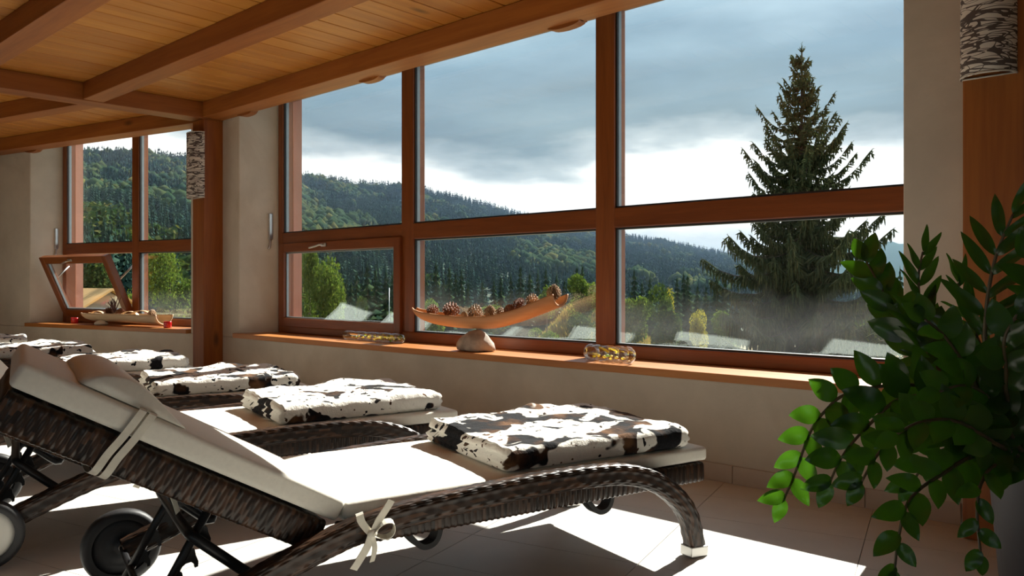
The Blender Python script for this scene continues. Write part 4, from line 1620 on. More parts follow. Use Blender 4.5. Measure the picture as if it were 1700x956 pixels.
def leaf_mesh(name, L, W, curl, fold):
    nx, ny = 9, 4
    V, Fq = [], []
    for i in range(nx + 1):
        t = i / nx
        w_ = W * 0.5 * (math.sin(math.pi * t ** 0.85) ** 0.75) * (1 - 0.12 * t) if 0 < i < nx else 0.0
        for j in range(ny + 1):
            s = (j / ny - .5) * 2
            V.append((L * t, s * max(w_, 0.0004), fold * abs(s) * w_ - curl * L * t * t + 0.002 * math.sin(9 * t + s)))
    for i in range(nx):
        for j in range(ny):
            a = i * (ny + 1) + j
            Fq.append((a, a + ny + 1, a + ny + 2, a + 1))
    me = mesh_np(name, V, Fq, True)
    me.materials.append(MATS['zz_leaf'])
    return me


LEAF_BROAD = [leaf_mesh('leaf', 0.085, 0.050, 0.10, 0.22), leaf_mesh('leaf', 0.085, 0.046, 0.18, 0.30), leaf_mesh('leaf', 0.085, 0.053, 0.05, 0.15)]
LEAF_SLIM = [leaf_mesh('leaf', 0.095, 0.026, 0.12, 0.25), leaf_mesh('leaf', 0.095, 0.023, 0.2, 0.35)]
inv_p = Matrix.Translation(-POT)


def zz_stem(pts, n_pairs, facing, slim=False, size=1.0, start=0.30, tilt=0.25, ang=55, jit=0.25, seed=1):
    """pts: image column, row and distance of the stem's run (base first)"""
    rnd = random.Random(seed)
    Wp = [PX(*p) for p in pts]
    base = Vector((POT.x + rnd.uniform(-.06, .06), POT.y + rnd.uniform(-.06, .06), 0.425))
    P = [base] + Wp
    Q, s = resample([tuple(inv_p @ p) for p in P], 0.012)
    me = tube_mesh('stem', Q, 0.0075 * size, sides=7, r1=0.003)
    st_ = link('stem', me, plant, 'stem_green')
    T = frames_along(Q)
    n = len(Q)
    fc = Vector(facing).normalized()
    for k in range(n_pairs):
        f = start + (1 - start) * (k + 0.5) / n_pairs
        i = min(n - 1, int(f * (n - 1)))
        tv = Vector(T[i])
        side = tv.cross(fc).normalized()
        for sg in (-1, 1):
            ii = min(n - 1, max(0, i + (2 if sg > 0 else -2)))
            a = rad(ang * (1.0 - 0.35 * f) + rnd.uniform(-10, 10))
            d = (tv * math.cos(a) + side * sg * math.sin(a) + fc * (tilt + rnd.uniform(-jit, jit))).normalized()
            zax = (fc + side * sg * rnd.uniform(-.3, .3) + Vector((rnd.uniform(-jit, jit), rnd.uniform(-jit, jit), rnd.uniform(-jit, jit)))).normalized()
            yax = zax.cross(d).normalized()
            zax = d.cross(yax).normalized()
            R = Matrix((d, yax, zax)).transposed().to_4x4()
            me = rnd.choice(LEAF_SLIM if slim else LEAF_BROAD)
            lf = link('leaf', me, st_)
            sc = size * rnd.uniform(0.85, 1.1) * (0.75 + 0.5 * math.sin(math.pi * min(1, 0.2 + 0.75 * f)))
            lf.matrix_local = Matrix.Translation(Vector(Q[ii])) @ R @ Matrix.Scale(sc, 4)
    # end leaf
    i = n - 1
    tv = Vector(T[i])
    yax = fc.cross(tv).normalized()
    R = Matrix((tv, yax, tv.cross(yax).normalized())).transposed().to_4x4()
    lf = link('leaf', (LEAF_SLIM if slim else LEAF_BROAD)[0], st_)
    lf.matrix_local = Matrix.Translation(Vector(Q[i])) @ R @ Matrix.Scale(size * 0.75, 4)


FWD = (-0.35, -0.9, 0.25)
zz_stem([(1620, 690, 2.10), (1520, 640, 2.12), (1412, 652, 2.14), (1370, 682, 2.14), (1345, 718, 2.13), (1322, 780, 2.12), (1302, 828, 2.10)], 10, FWD, size=1.08, start=0.42, ang=70, seed=2)
zz_stem([(1640, 720, 2.06), (1560, 665, 2.06), (1495, 662, 2.06), (1440, 708, 2.05), (1400, 755, 2.04), (1378, 800, 2.03)], 8, FWD, size=1.15, start=0.40, ang=65, seed=3)
zz_stem([(1640, 720, 2.12), (1570, 630, 2.22), (1510, 548, 2.34), (1470, 490, 2.42), (1437, 432, 2.48)], 8, (-0.5, -0.8, 0.3), size=1.35, start=0.45, ang=55, seed=4)
zz_stem([(1630, 700, 2.2), (1555, 600, 2.28), (1530, 520, 2.32), (1525, 460, 2.34), (1532, 418, 2.35)], 8, (0.1, -0.9, 0.35), slim=True, size=1.25, start=0.45, ang=50, tilt=0.1, jit=0.1, seed=5)
zz_stem([(1685, 720, 2.03), (1640, 600, 1.98), (1637, 520, 1.96), (1652, 430, 1.93), (1682, 355, 1.90)], 10, (-0.6, -0.6, 0.5), slim=True, size=1.38, start=0.42, ang=60, tilt=0.1, jit=0.15, seed=6)
zz_stem([(1640, 755, 1.98), (1560, 790, 1.87), (1510, 830, 1.82), (1492, 890, 1.80), (1485, 945, 1.79)], 7, FWD, size=0.94, start=0.40, seed=7)
zz_stem([(1660, 770, 1.90), (1630, 800, 1.84), (1622, 850, 1.82), (1628, 920, 1.82)], 6, FWD, size=0.83, start=0.35, seed=8)
zz_stem([(1620, 730, 1.99), (1540, 700, 1.93), (1470, 740, 1.88), (1430, 800, 1.86)], 8, FWD, size=1.04, start=0.38, seed=9)
zz_stem([(1650, 690, 1.93), (1610, 620, 1.86), (1570, 560, 1.82), (1535, 530, 1.80)], 7, FWD, size=1.10, start=0.4, seed=10)
zz_stem([(1680, 680, 1.87), (1670, 610, 1.78), (1668, 560, 1.73), (1690, 520, 1.71)], 7, FWD, size=1.10, start=0.35, ang=75, seed=11)
zz_stem([(1660, 740, 1.88), (1590, 700, 1.80), (1530, 700, 1.75), (1490, 720, 1.73)], 6, FWD, size=1.04, start=0.35, seed=12)
zz_stem([(1690, 740, 1.93), (1640, 660, 1.84), (1600, 640, 1.80), (1560, 650, 1.78)], 6, FWD, size=1.10, start=0.35, seed=13)
zz_stem([(1660, 750, 2.03), (1590, 740, 2.03), (1545, 760, 2.03), (1515, 800, 2.03)], 6, FWD, size=0.99, start=0.35, seed=14)
zz_stem([(1740, 700, 1.93), (1740, 600, 1.87), (1720, 500, 1.84), (1705, 430, 1.82)], 8, FWD, size=1.16, start=0.4, seed=15)
zz_stem([(1690, 700, 2.14), (1640, 600, 2.14), (1605, 520, 2.14), (1590, 470, 2.14)], 7, (0.2, -0.8, 0.4), slim=True, size=1.21, start=0.4, seed=16)

# ------------------------------------------------------------------ landscape beyond the windows
RIDGE = [(-2600, 150), (-600, 190), (0, 225), (120, 240), (230, 243), (320, 252), (420, 264), (505, 282), (560, 290), (600, 297), (666, 299), (700, 305), (760, 318), (820, 335), (880, 352),
         (950, 366), (1030, 384), (1100, 393), (1200, 413), (1330, 445), (1440, 470), (1700, 476), (2600, 470)]
RX = np.array([p[0] for p in RIDGE], float)
RY = np.array([p[1] for p in RIDGE], float)


def smooth(t):
    t = np.clip(t, 0, 1)
    return t * t * (3 - 2 * t)


def near_z(X, Y):
    r = np.hypot(X, Y)
    z = -3.6 - 0.05 * np.clip(r - 10, 0, 200)
    # sunlit meadow mound
    z = z + 6.0 * np.exp(-(((X - 6.8) / 4.6) ** 2 + ((Y - 66) / 9.0) ** 2))
    return z


def hill_z(X, Y):
    r = np.hypot(X, Y)
    phi = np.arctan2(X, Y)
    u = 850 + F_PX * np.tan(np.clip(phi, -1.2, 1.2))
    rr = np.interp(u, [-600, 200, 700, 1100, 1500], [600, 600, 860, 1150, 1250])
    zr = EYE + rr * np.cos(phi) * (HOR - np.interp(u, RX, RY)) / F_PX - 11.0
    r0 = np.interp(u, [-600, 200, 700, 1500], [80, 80, 170, 260])
    zb = near_z(X, Y)
    t = (r - r0) / (rr - r0)
    up = zb + (zr - zb) * np.where(t < 1, np.clip(t, 0, 1) ** 1.15, 1.0)
    down = zr - 0.12 * np.clip(r - rr, 0, 1e9)
    bumps = 4.0 * np.sin(phi * 47 + r * 0.021) * np.sin(r * 0.037 + phi * 13) * np.clip(t, 0, 1) * np.clip(1.15 - t, 0, 1)
    return np.where(r < r0, zb, np.where(r < rr, up, np.maximum(down, -40))) + bumps


# near ground
gx = np.linspace(-70, 70, 90)
gy = np.linspace(10.5, 150, 90)
X, Y = np.meshgrid(gx, gy, indexing='ij')
V = np.stack([X, Y, near_z(X, Y)], -1).reshape(-1, 3)
n = 90
I, J = np.meshgrid(np.arange(n - 1), np.arange(n - 1), indexing='ij')
Fq = np.stack([I * n + J, (I + 1) * n + J, (I + 1) * n + J + 1, I * n + J + 1], -1).reshape(-1, 4)
g = link('meadow', mesh_np('meadow', V, Fq, True), None, 'meadow_ground')
tag(struct(g), 'sloping meadow of golden dry grass outside the windows')

# hillside
ph = np.linspace(rad(-60), rad(55), 230)
rs = np.concatenate([np.linspace(68, 300, 40), np.linspace(310, 1700, 70)])
PHI, RS = np.meshgrid(ph, rs, indexing='ij')
X, Y = RS * np.sin(PHI), RS * np.cos(PHI)
V = np.stack([X, Y, hill_z(X, Y) - 0.4], -1).reshape(-1, 3)
n2_ = len(rs)
I, J = np.meshgrid(np.arange(len(ph) - 1), np.arange(n2_ - 1), indexing='ij')
Fq = np.stack([I * n2_ + J, I * n2_ + J + 1, (I + 1) * n2_ + J + 1, (I + 1) * n2_ + J], -1).reshape(-1, 4)
hill = link('hillside', mesh_np('hillside', V, Fq, True), None, 'forest_floor')
tag(struct(hill), 'wooded hillside rising to the left behind the windows')

# far blue ridge on the right
ph = np.linspace(rad(5), rad(60), 120)
V = []
for k, p in enumerate(ph):
    u = 850 + F_PX * math.tan(p)
    yr = np.interp(u, [900, 1200, 1400, 1450, 1500, 1560, 1700, 2400], [455, 440, 408, 398, 404, 410, 400, 395])
    R = 2300.0
    zt = EYE + R * math.cos(p) * (HOR - yr) / F_PX + 10 * mnoise.noise(Vector((k * .35, 3, 1))) + 5 * mnoise.noise(Vector((k * 1.9, 8, 1)))
    for q, zz in ((0.55, -30), (0.8, zt * .5), (1.0, zt), (1.25, -40)):
        V.append((R * q * math.sin(p), R * q * math.cos(p), zz))
Fq = [(k * 4 + j, k * 4 + j + 1, k * 4 + j + 5, k * 4 + j + 4) for k in range(119) for j in range(3)]
fr = link('far_ridge', mesh_np('far_ridge', V, Fq, True), None, 'hill_conifer')
tag(struct(fr), 'distant blue wooded ridge right of the big spruce')


def conifer_arrays(rnd, H, W, whorls, per, droop=0.25):
    """spruce with fans of drooping boughs; returns V,F (tri)"""
    V, Fq = [], []
    for k in range(whorls):
        t = (k + 0.3) / whorls
        z = H * (0.06 + 0.94 * t)
        L = W * (1 - t) ** 0.85 * rnd.uniform(0.8, 1.12) + 0.03 * W
        m = max(4, int(per * (1 - 0.5 * t)))
        a0 = rnd.uniform(0, 6.3)
        for j in range(m):
            a = a0 + 6.283 * j / m + rnd.uniform(-.25, .25)
            l_ = L * rnd.uniform(0.72, 1.1)
            dx, dy = math.cos(a), math.sin(a)
            w_ = l_ * rnd.uniform(0.28, 0.42)
            b = len(V)
            hh = H / whorls
            V += [(0, 0, z + 0.35 * hh), (dx * l_ * .55 - dy * w_, dy * l_ * .55 + dx * w_, z - droop * l_ * .55 - hh * .55), (dx * l_, dy * l_, z - droop * l_ + rnd.uniform(-.1, .25) * hh),
                  (dx * l_ * .55 + dy * w_, dy * l_ * .55 - dx * w_, z - droop * l_ * .55 - hh * .55), (dx * l_ * .6, dy * l_ * .6, z - droop * l_ * .3 + 0.1 * hh)]
            Fq += [(b, b + 1, b + 4), (b, b + 4, b + 3), (b + 4, b + 1, b + 2), (b + 4, b + 2, b + 3)]
    b = len(V)
    V += [(0.012 * H, 0, H * .9), (-0.006 * H, 0.01 * H, H * .9), (-0.006 * H, -0.01 * H, H * .9), (0, 0, H * 1.05)]
    Fq += [(b, b + 1, b + 3), (b + 1, b + 2, b + 3), (b + 2, b, b + 3)]
    return np.array(V, float), np.array(Fq, int)


def blob_arrays(rnd, sub=1):
    V, Fq = ico(sub)
    V = V.copy()
    sd = rnd.uniform(0, 99)
    for i in range(len(V)):
        V[i] *= 1 + 0.35 * nz3(V[i], 1.6, sd) + 0.18 * nz3(V[i], 4.0, sd)
    return V, Fq


rr_ = random.Random(5)
CON = [conifer_arrays(rr_, 1.0, 0.20, 5, 4) for _ in range(5)]
CON_NEAR = [conifer_arrays(rr_, 1.0, 0.19, 12, 8, 0.3) for _ in range(5)]
BLO = []
for _ in range(8):
    # a crown of a few lobes
    Vs, Fs, b = [], [], 0
    for l_ in range(5):
        v, f = blob_arrays(rr_, 0 if l_ else 1)
        off = np.array([rr_.uniform(-.3, .3), rr_.uniform(-.3, .3), rr_.uniform(.35, .8)])
        Vs.append(v * rr_.uniform(.28, .42) + off)
        Fs.append(f + b)
        b += len(v)
    BLO.append((np.concatenate(Vs), np.concatenate(Fs)))


def spray_arrays(rnd, n, size):
    cen = np.array([(rnd.uniform(-.24, .24), rnd.uniform(-.24, .24), rnd.uniform(.30, .80), rnd.uniform(.20, .30)) for _ in range(6)])
    idx = RNG.integers(0, 6, n)
    D = RNG.normal(size=(n, 3))
    D /= np.linalg.norm(D, axis=1)[:, None]
    P = cen[idx, :3] + D * (RNG.uniform(.55, 1.0, n) * cen[idx, 3])[:, None]
    # sprays lie roughly along the crown surface
    A = np.cross(D, RNG.normal(size=(n, 3)))
    A /= np.linalg.norm(A, axis=1)[:, None]
    B = np.cross(D, A) + D * RNG.normal(0, .5, (n, 1))
    s_ = size * RNG.uniform(.6, 1.3, n)[:, None]
    V = np.stack([P - A * s_, P + B * s_ * .8, P + A * s_, P - B * s_ * .8], 1).reshape(-1, 3)
    q = np.arange(4 * n).reshape(-1, 4)
    return V, np.concatenate([q[:, [0, 1, 2]], q[:, [0, 2, 3]]])


SPR = [spray_arrays(rr_, 200, 0.085) for _ in range(6)]


def forest(name, mat, protos, spots, label):
    Vs, Fs, b = [], [], 0
    for (x, y, z, h, k, wd) in spots:
        v, f = protos[k % len(protos)]
        a = random.uniform(0, 6.28)
        c, s = math.cos(a), math.sin(a)
        vv = v * np.array([h * wd, h * wd, h])
        vv = np.stack([vv[:, 0] * c - vv[:, 1] * s + x, vv[:, 0] * s + vv[:, 1] * c + y, vv[:, 2] + z], 1)
        Vs.append(vv)
        Fs.append(f + b)
        b += len(v)
    o = link(name, mesh_np(name, np.concatenate(Vs), np.concatenate(Fs)), None, mat)
    tag(o, label, 'forest', None, 'stuff')
    return o


cs, bs, cn, bn = [], [], [], []
for _ in range(17500):
    u = RNG.uniform(60, 1480)
    phi = math.atan((u - 850) / F_PX)
    rmax = float(np.interp(u, [-600, 200, 700, 1100, 1500], [600, 600, 860, 1150, 1250])) * 1.02
    r0 = float(np.interp(u, [-600, 200, 700, 1500], [95, 95, 185, 275]))
    r = math.sqrt(RNG.uniform(r0 ** 2, rmax ** 2))
    # hidden behind the piers and the post: leave out
    if 335 < u < 480:
        continue
    x, y = r * math.sin(phi), r * math.cos(phi)
    z = float(hill_z(np.array(x), np.array(y)))
    grove = mnoise.noise(Vector((x * .016, y * .016, 3.0))) + 0.4 * mnoise.noise(Vector((x * .05, y * .05, 9.0)))
    if grove > (0.08 if u < 720 else 0.30) and r < rmax * 0.965:
        if random.random() < 0.85:
            (bn if r < 330 else bs).append((x, y, z - 1, random.uniform(7.0, 10.5), random.randrange(8), random.uniform(.75, 1.05)))
    else:
        (cn if r < 330 else cs).append((x, y, z - 1, random.uniform(8.0, 13.0), random.randrange(5), random.uniform(.85, 1.3)))
forest('hill_conifers', 'hill_conifer', CON, cs, 'dark spruce forest covering the hillside')
forest('hill_broadleaf_trees', 'hill_broadleaf', BLO, bs, 'paler green broadleaf trees scattered over the hillside')
forest('lower_hill_conifers', 'hill_conifer', CON_NEAR, cn, 'dark spruces on the lower, nearer part of the hillside')
forest('lower_hill_broadleaf_trees', 'hill_broadleaf_near', SPR, bn, 'leafy trees on the lower, nearer part of the hillside')


# single trees in the valley -----------------------------------------------
def tree_root(name, loc, label, cat, group=None):
    o = link(name)
    o.location = loc
    tag(o, label, cat, group)
    return o


VAL = []
for k in range(5):
    v, f = conifer_arrays(random.Random(40 + k), 1.0, 0.17 + 0.02 * (k % 3), 15, 9, 0.30)
    VAL.append(mesh_np('crown', v, f))
    VAL[-1].materials.append(MATS['far_spruce'])
trunk_unit = tube_mesh('trunk', [(0, 0, -0.1), (0, 0, 0.9)], 0.018, sides=6, r1=0.004)
trunk_unit.materials.append(MATS['bark'])

valley = [  # column of the tip, row of the tip, distance, width factor
    (708, 452, 120, 1.15), (724, 429, 118, 1.2), (737, 455, 122, 1.0), (746, 434, 116, 1.1), (757, 445, 124, 1.0), (766, 438, 115, 1.1), (777, 462, 117, 1.0),
    (801, 460, 125, 1.2), (820, 458, 140, 1.2), (832, 452, 135, 1.1), (848, 449, 130, 1.1), (864, 434, 122, 1.1), (880, 446, 125, 1.1), (893, 444, 135, 1.0), (906, 438, 120, 1.1), (924, 446, 122, 1.1), (937, 458, 130, 1.0),
    (958, 433, 95, 1.0), (967, 431, 92, 1.0),
    (1030, 462, 110, 1.1), (1053, 438, 105, 1.15), (1066, 462, 112, 1.1), (1079, 453, 105, 1.15), (1100, 464, 110, 1.1), (1124, 452, 108, 1.0), (1135, 445, 106, 1.15), (1142, 449, 110, 1.1), (1158, 466, 112, 1.1), (1172, 468, 110, 1.1),
    (1190, 445, 95, 1.15), (1204, 452, 100, 1.1),
    (520, 455, 110, 1.1), (533, 432, 100, 1.2), (546, 448, 108, 1.2), (560, 440, 112, 1.1), (575, 452, 105, 1.2), (592, 446, 120, 1.1), (610, 430, 92, 1.5), (624, 438, 96, 1.4), (641, 440, 90, 1.2), (652, 446, 98, 1.1), (664, 452, 100, 1.1), (583, 462, 95, 1.2),
    (1455, 440, 120, 1.1), (1475, 448, 110, 1.1), (1494, 438, 115, 1.2), (150, 440, 75, 1.2), (172, 448, 82, 1.1)]
zones = [((700, 790), 'left part of the middle pane'), ((790, 840), 'above the trough middle'), ((840, 945), 'above the rising end of the trough'), ((945, 990), 'beside the middle mullion'),
         ((1020, 1110), 'left part of the right pane'), ((1110, 1215), 'just left of the big spruce'), ((500, 570), 'behind the casement, by the salmon reveal'), ((570, 670), 'behind the right half of the casement'),
         ((1430, 1500), 'right of the big spruce'), ((100, 200), 'behind the tilted sash')]
byzone = {}
for t_ in valley:
    for (a, b), nm in zones:
        if a <= t_[0] < b:
            byzone.setdefault(nm, []).append(t_)
ordn = ['first', 'second', 'third', 'fourth', 'fifth', 'sixth', 'seventh', 'eighth', 'ninth']
k = 0
for nm, lst in byzone.items():
    lst.sort()
    for i, (u, v, D, wf) in enumerate(lst):
        D += (0, 10, 5)[i % 3]
        p = PX(u, v, D)
        zb = float(near_z(np.array(p.x), np.array(p.y))) if D < 130 else float(hill_z(np.array(p.x), np.array(p.y)))
        H = (p.z - zb) / 1.05
        nm_ = '%s dark spruce from the left, %s' % (ordn[i], nm)
        o = tree_root('spruce_tree', (p.x, p.y, zb), nm_, 'tree', 'dark spruces in the valley')
        c = link('crown', VAL[k % 5], o)
        c.scale = (H * wf * .92, H * wf * .92, H)
        c.rotation_euler = (0, 0, k * 1.3)
        tr = link('trunk', trunk_unit, o)
        tr.scale = (H, H, H)
        k += 1


def leafy_mesh(name, rnd, n, size, shape=None, lobes=6):
    """crown of single leaf-sprays in several lobes, unit radius, base at z=0"""
    cen = []
    for k in range(lobes):
        a = rnd.uniform(0, 6.28)
        q = rnd.uniform(0.1, 0.55)
        cen.append((q * math.cos(a), q * math.sin(a), rnd.uniform(.35, 1.5), rnd.uniform(.35, .55)))
    C = np.array(cen)
    idx = RNG.integers(0, lobes, n)
    D = RNG.normal(size=(n, 3))
    D /= np.linalg.norm(D, axis=1)[:, None]
    R = RNG.uniform(0.35, 1.0, n) ** 0.5
    P = C[idx, :3] + D * (R * C[idx, 3])[:, None] * np.array([1, 1, 1.15])
    P[:, 2] = np.maximum(P[:, 2], 0.02)
    A = RNG.normal(size=(n, 3))
    A /= np.linalg.norm(A, axis=1)[:, None]
    B = np.cross(A, RNG.normal(size=(n, 3)))
    B /= np.linalg.norm(B, axis=1)[:, None]
    s = size * RNG.uniform(.6, 1.3, n)[:, None]
    V = np.stack([P - A * s, P + B * s * .6, P + A * s, P - B * s * .6], 1).reshape(-1, 3)
    Fq = np.arange(4 * n).reshape(-1, 4)
    return mesh_np(name, V, Fq)


def leaf_tree(u, vtop, vbase, D, wpx, mat, label, name='leafy_tree', n=2600, size=0.075, group=None, zb=None, shape=1.0):
    p = PX(u, vtop, D)
    base = PX(u, vbase, D)
    z0 = base.z if zb is None else zb
    g0 = float(near_z(np.array(p.x), np.array(p.y)))
    H = p.z - z0
    W = wpx / F_PX * D / 2
    o = tree_root(name, (p.x, p.y, min(g0, z0)), label, 'tree' if 'tree' in name else 'bush', group)
    me = leafy_mesh('foliage', random.Random(int(u * 7 + vtop)), n, size)
    me.materials.append(MATS[mat])
    c = link('foliage', me, o)
    lift = max(0.0, z0 - g0)
    c.location = (0, 0, lift)
    c.scale = (W, W, H / 1.95)
    t_ = link('trunk', trunk_unit, o)
    t_.scale = (H * .8 + lift,) * 3
    return o


leaf_tree(545, 425, 560, 30, 85, 'broadleaf', 'bright yellow-green leafy tree in front of the salmon reveal, behind the casement', n=5200, size=0.05)
leaf_tree(514, 395, 540, 34, 50, 'broadleaf', 'taller pale green tree half hidden by the salmon reveal', n=3200, size=0.05)
leaf_tree(602, 494, 560, 60, 34, 'dark_bush', 'small bush at the foot of the dark spruces behind the casement', 'leafy_bush', n=2600)
leaf_tree(722, 495, 560, 34, 60, 'broadleaf', 'sunlit bush left of the pine cones behind the trough', 'leafy_bush', n=2400)
leaf_tree(820, 490, 560, 52, 95, 'broadleaf', 'olive bush behind the middle of the trough', 'leafy_bush', n=3200)
leaf_tree(970, 450, 530, 55, 80, 'broadleaf', 'light green leafy tree next to the middle mullion', n=4200, size=0.06)
leaf_tree(908, 478, 540, 60, 50, 'broadleaf', 'narrow light green tree behind the open end of the trough', n=2200)
leaf_tree(960, 515, 590, 30, 75, 'dark_bush', 'dark round bush at the foot of the golden meadow', 'leafy_bush', n=5200, size=0.045)
leaf_tree(905, 535, 585, 32, 60, 'broadleaf', 'low green bush in front of the golden meadow slope', 'leafy_bush', n=2600, size=0.05)
leaf_tree(1108, 478, 590, 40, 75, 'dark_bush', 'dark leafy tree left of the yellow shrub', n=5600, size=0.05)
leaf_tree(1055, 490, 585, 45, 80, 'broadleaf', 'grey-green tree behind the lower left corner of the right pane', n=4200, size=0.06)
leaf_tree(1158, 512, 590, 42, 48, 'autumn_leaf', 'bright yellow autumn shrub left of the big spruce', 'leafy_bush', n=3200, size=0.05)
leaf_tree(1112, 466, 545, 60, 30, 'autumn_leaf', 'slim yellowing tree among the spruces left of the big spruce', n=1500, size=0.06)
leaf_tree(1205, 505, 590, 48, 60, 'broadleaf', 'olive shrub at the left foot of the big spruce', 'leafy_bush', n=3000, size=0.06)
leaf_tree(1465, 480, 600, 40, 110, 'broadleaf', 'wide green tree right of the big spruce, behind the plant', n=5200, size=0.06)
leaf_tree(1405, 500, 600, 44, 80, 'dark_bush', 'dark shrub at the right foot of the big spruce', 'leafy_bush', n=3400, size=0.06)
leaf_tree(282, 395, 560, 24, 125, 'broadleaf', 'large leafy tree filling the fixed lower pane of the far window', n=9000, size=0.038)
leaf_tree(165, 425, 520, 34, 90, 'dark_bush', 'dark green tree behind the tilted sash of the far window', n=4200, size=0.06)
leaf_tree(205, 470, 560, 30, 40, 'broadleaf', 'small bush beside the straw-coloured roof', 'leafy_bush', n=1800, size=0.05)

# grass tufts on the meadow mound (uncountable)
N = 26000
gxy = np.stack([RNG.normal(6.0, 6.0, N), RNG.normal(62, 9.0, N)], 1)
gz = near_z(gxy[:, 0], gxy[:, 1])
a = RNG.uniform(0, 6.28, N)
hh = RNG.uniform(.25, .7, N)
wd = RNG.uniform(.05, .14, N)
dx, dy = np.cos(a) * wd, np.sin(a) * wd
lean = RNG.normal(0, .15, (N, 2))
V = np.stack([np.stack([gxy[:, 0] - dx, gxy[:, 1] - dy, gz - .05], 1), np.stack([gxy[:, 0] + dx, gxy[:, 1] + dy, gz - .05], 1), np.stack([gxy[:, 0] + lean[:, 0], gxy[:, 1] + lean[:, 1], gz + hh], 1)], 1).reshape(-1, 3)
gr = link('dry_grass', mesh_np('dry_grass', V, np.arange(3 * N).reshape(-1, 3)), None, 'dry_grass')
tag(gr, 'long golden dry grass on the meadow slope', 'grass', None, 'stuff')


# hut with a straw-coloured roof below the windows -----------------------------------
def hut(u, v, D, wx, wy, rise, yaw, label, mat='roof_pale', name='hut', overhang=0.15, rows=0):
    """gable hut; (u, v) is the image position of the ridge's near end"""
    p = PX(u, v, D)
    g0 = float(near_z(np.array(p.x), np.array(p.y))) - 0.1
    o = link(name)
    o.location = (p.x, p.y, g0)
    o.rotation_euler = (0, 0, rad(yaw))
    tag(o, label, 'hut', 'huts below the windows')
    zr = p.z - g0
    ze = zr - rise
    hx, hy = wx / 2, wy
    m = MB()
    m.add([(-hx, 0, 0), (hx, 0, 0), (hx, 0, ze), (0, 0, zr - .05), (-hx, 0, ze), (-hx, hy, 0), (hx, hy, 0), (hx, hy, ze), (0, hy, zr - .05), (-hx, hy, ze)],
          [(0, 1, 2, 3, 4), (9, 8, 7, 6, 5), (0, 5, 6, 1), (1, 6, 7, 2), (5, 0, 4, 9), (2, 7, 8, 3), (4, 3, 8, 9)])
    m.build('wall', 'hut_wall', o)
    for sg in (-1, 1):
        e = overhang
        ex, ez = sg * (hx + e), ze - rise * e / hx
        t_ = 0.06
        vs = [(0, -e, zr), (ex, -e, ez), (ex, hy + e, ez), (0, hy + e, zr), (0, -e, zr + t_), (ex, -e, ez + t_), (ex, hy + e, ez + t_), (0, hy + e, zr + t_)]
        rf = MB().add(vs, [(0, 1, 2, 3), (7, 6, 5, 4), (0, 4, 5, 1), (1, 5, 6, 2), (2, 6, 7, 3), (3, 7, 4, 0)]).build('roof', mat, o)
        for k in range(rows):
            f = (k + .5) / rows
            yy = -e + f * (hy + 2 * e)
            tube('seam', [(0, yy, zr + t_), (ex, yy, ez + t_)], 0.018, mat, rf, sides=5)
    return o


hut(182, 482, 22, 2.2, 1.6, 0.62, 62, 'hut with a straw-coloured roof behind the tilted sash', 'roof_straw')
# thin pale mast beyond the casement
tube_o = tube('mast', [(0, 0, 0), (0, 0, 3.6)], 0.016, 'spacer_metal', None, sides=6)
p = PX(646, 478, 30)
tube_o.location = (p.x, p.y, p.z - 3.6)
tag(tube_o, 'thin pale mast outside the casement, near its right stile', 'mast')


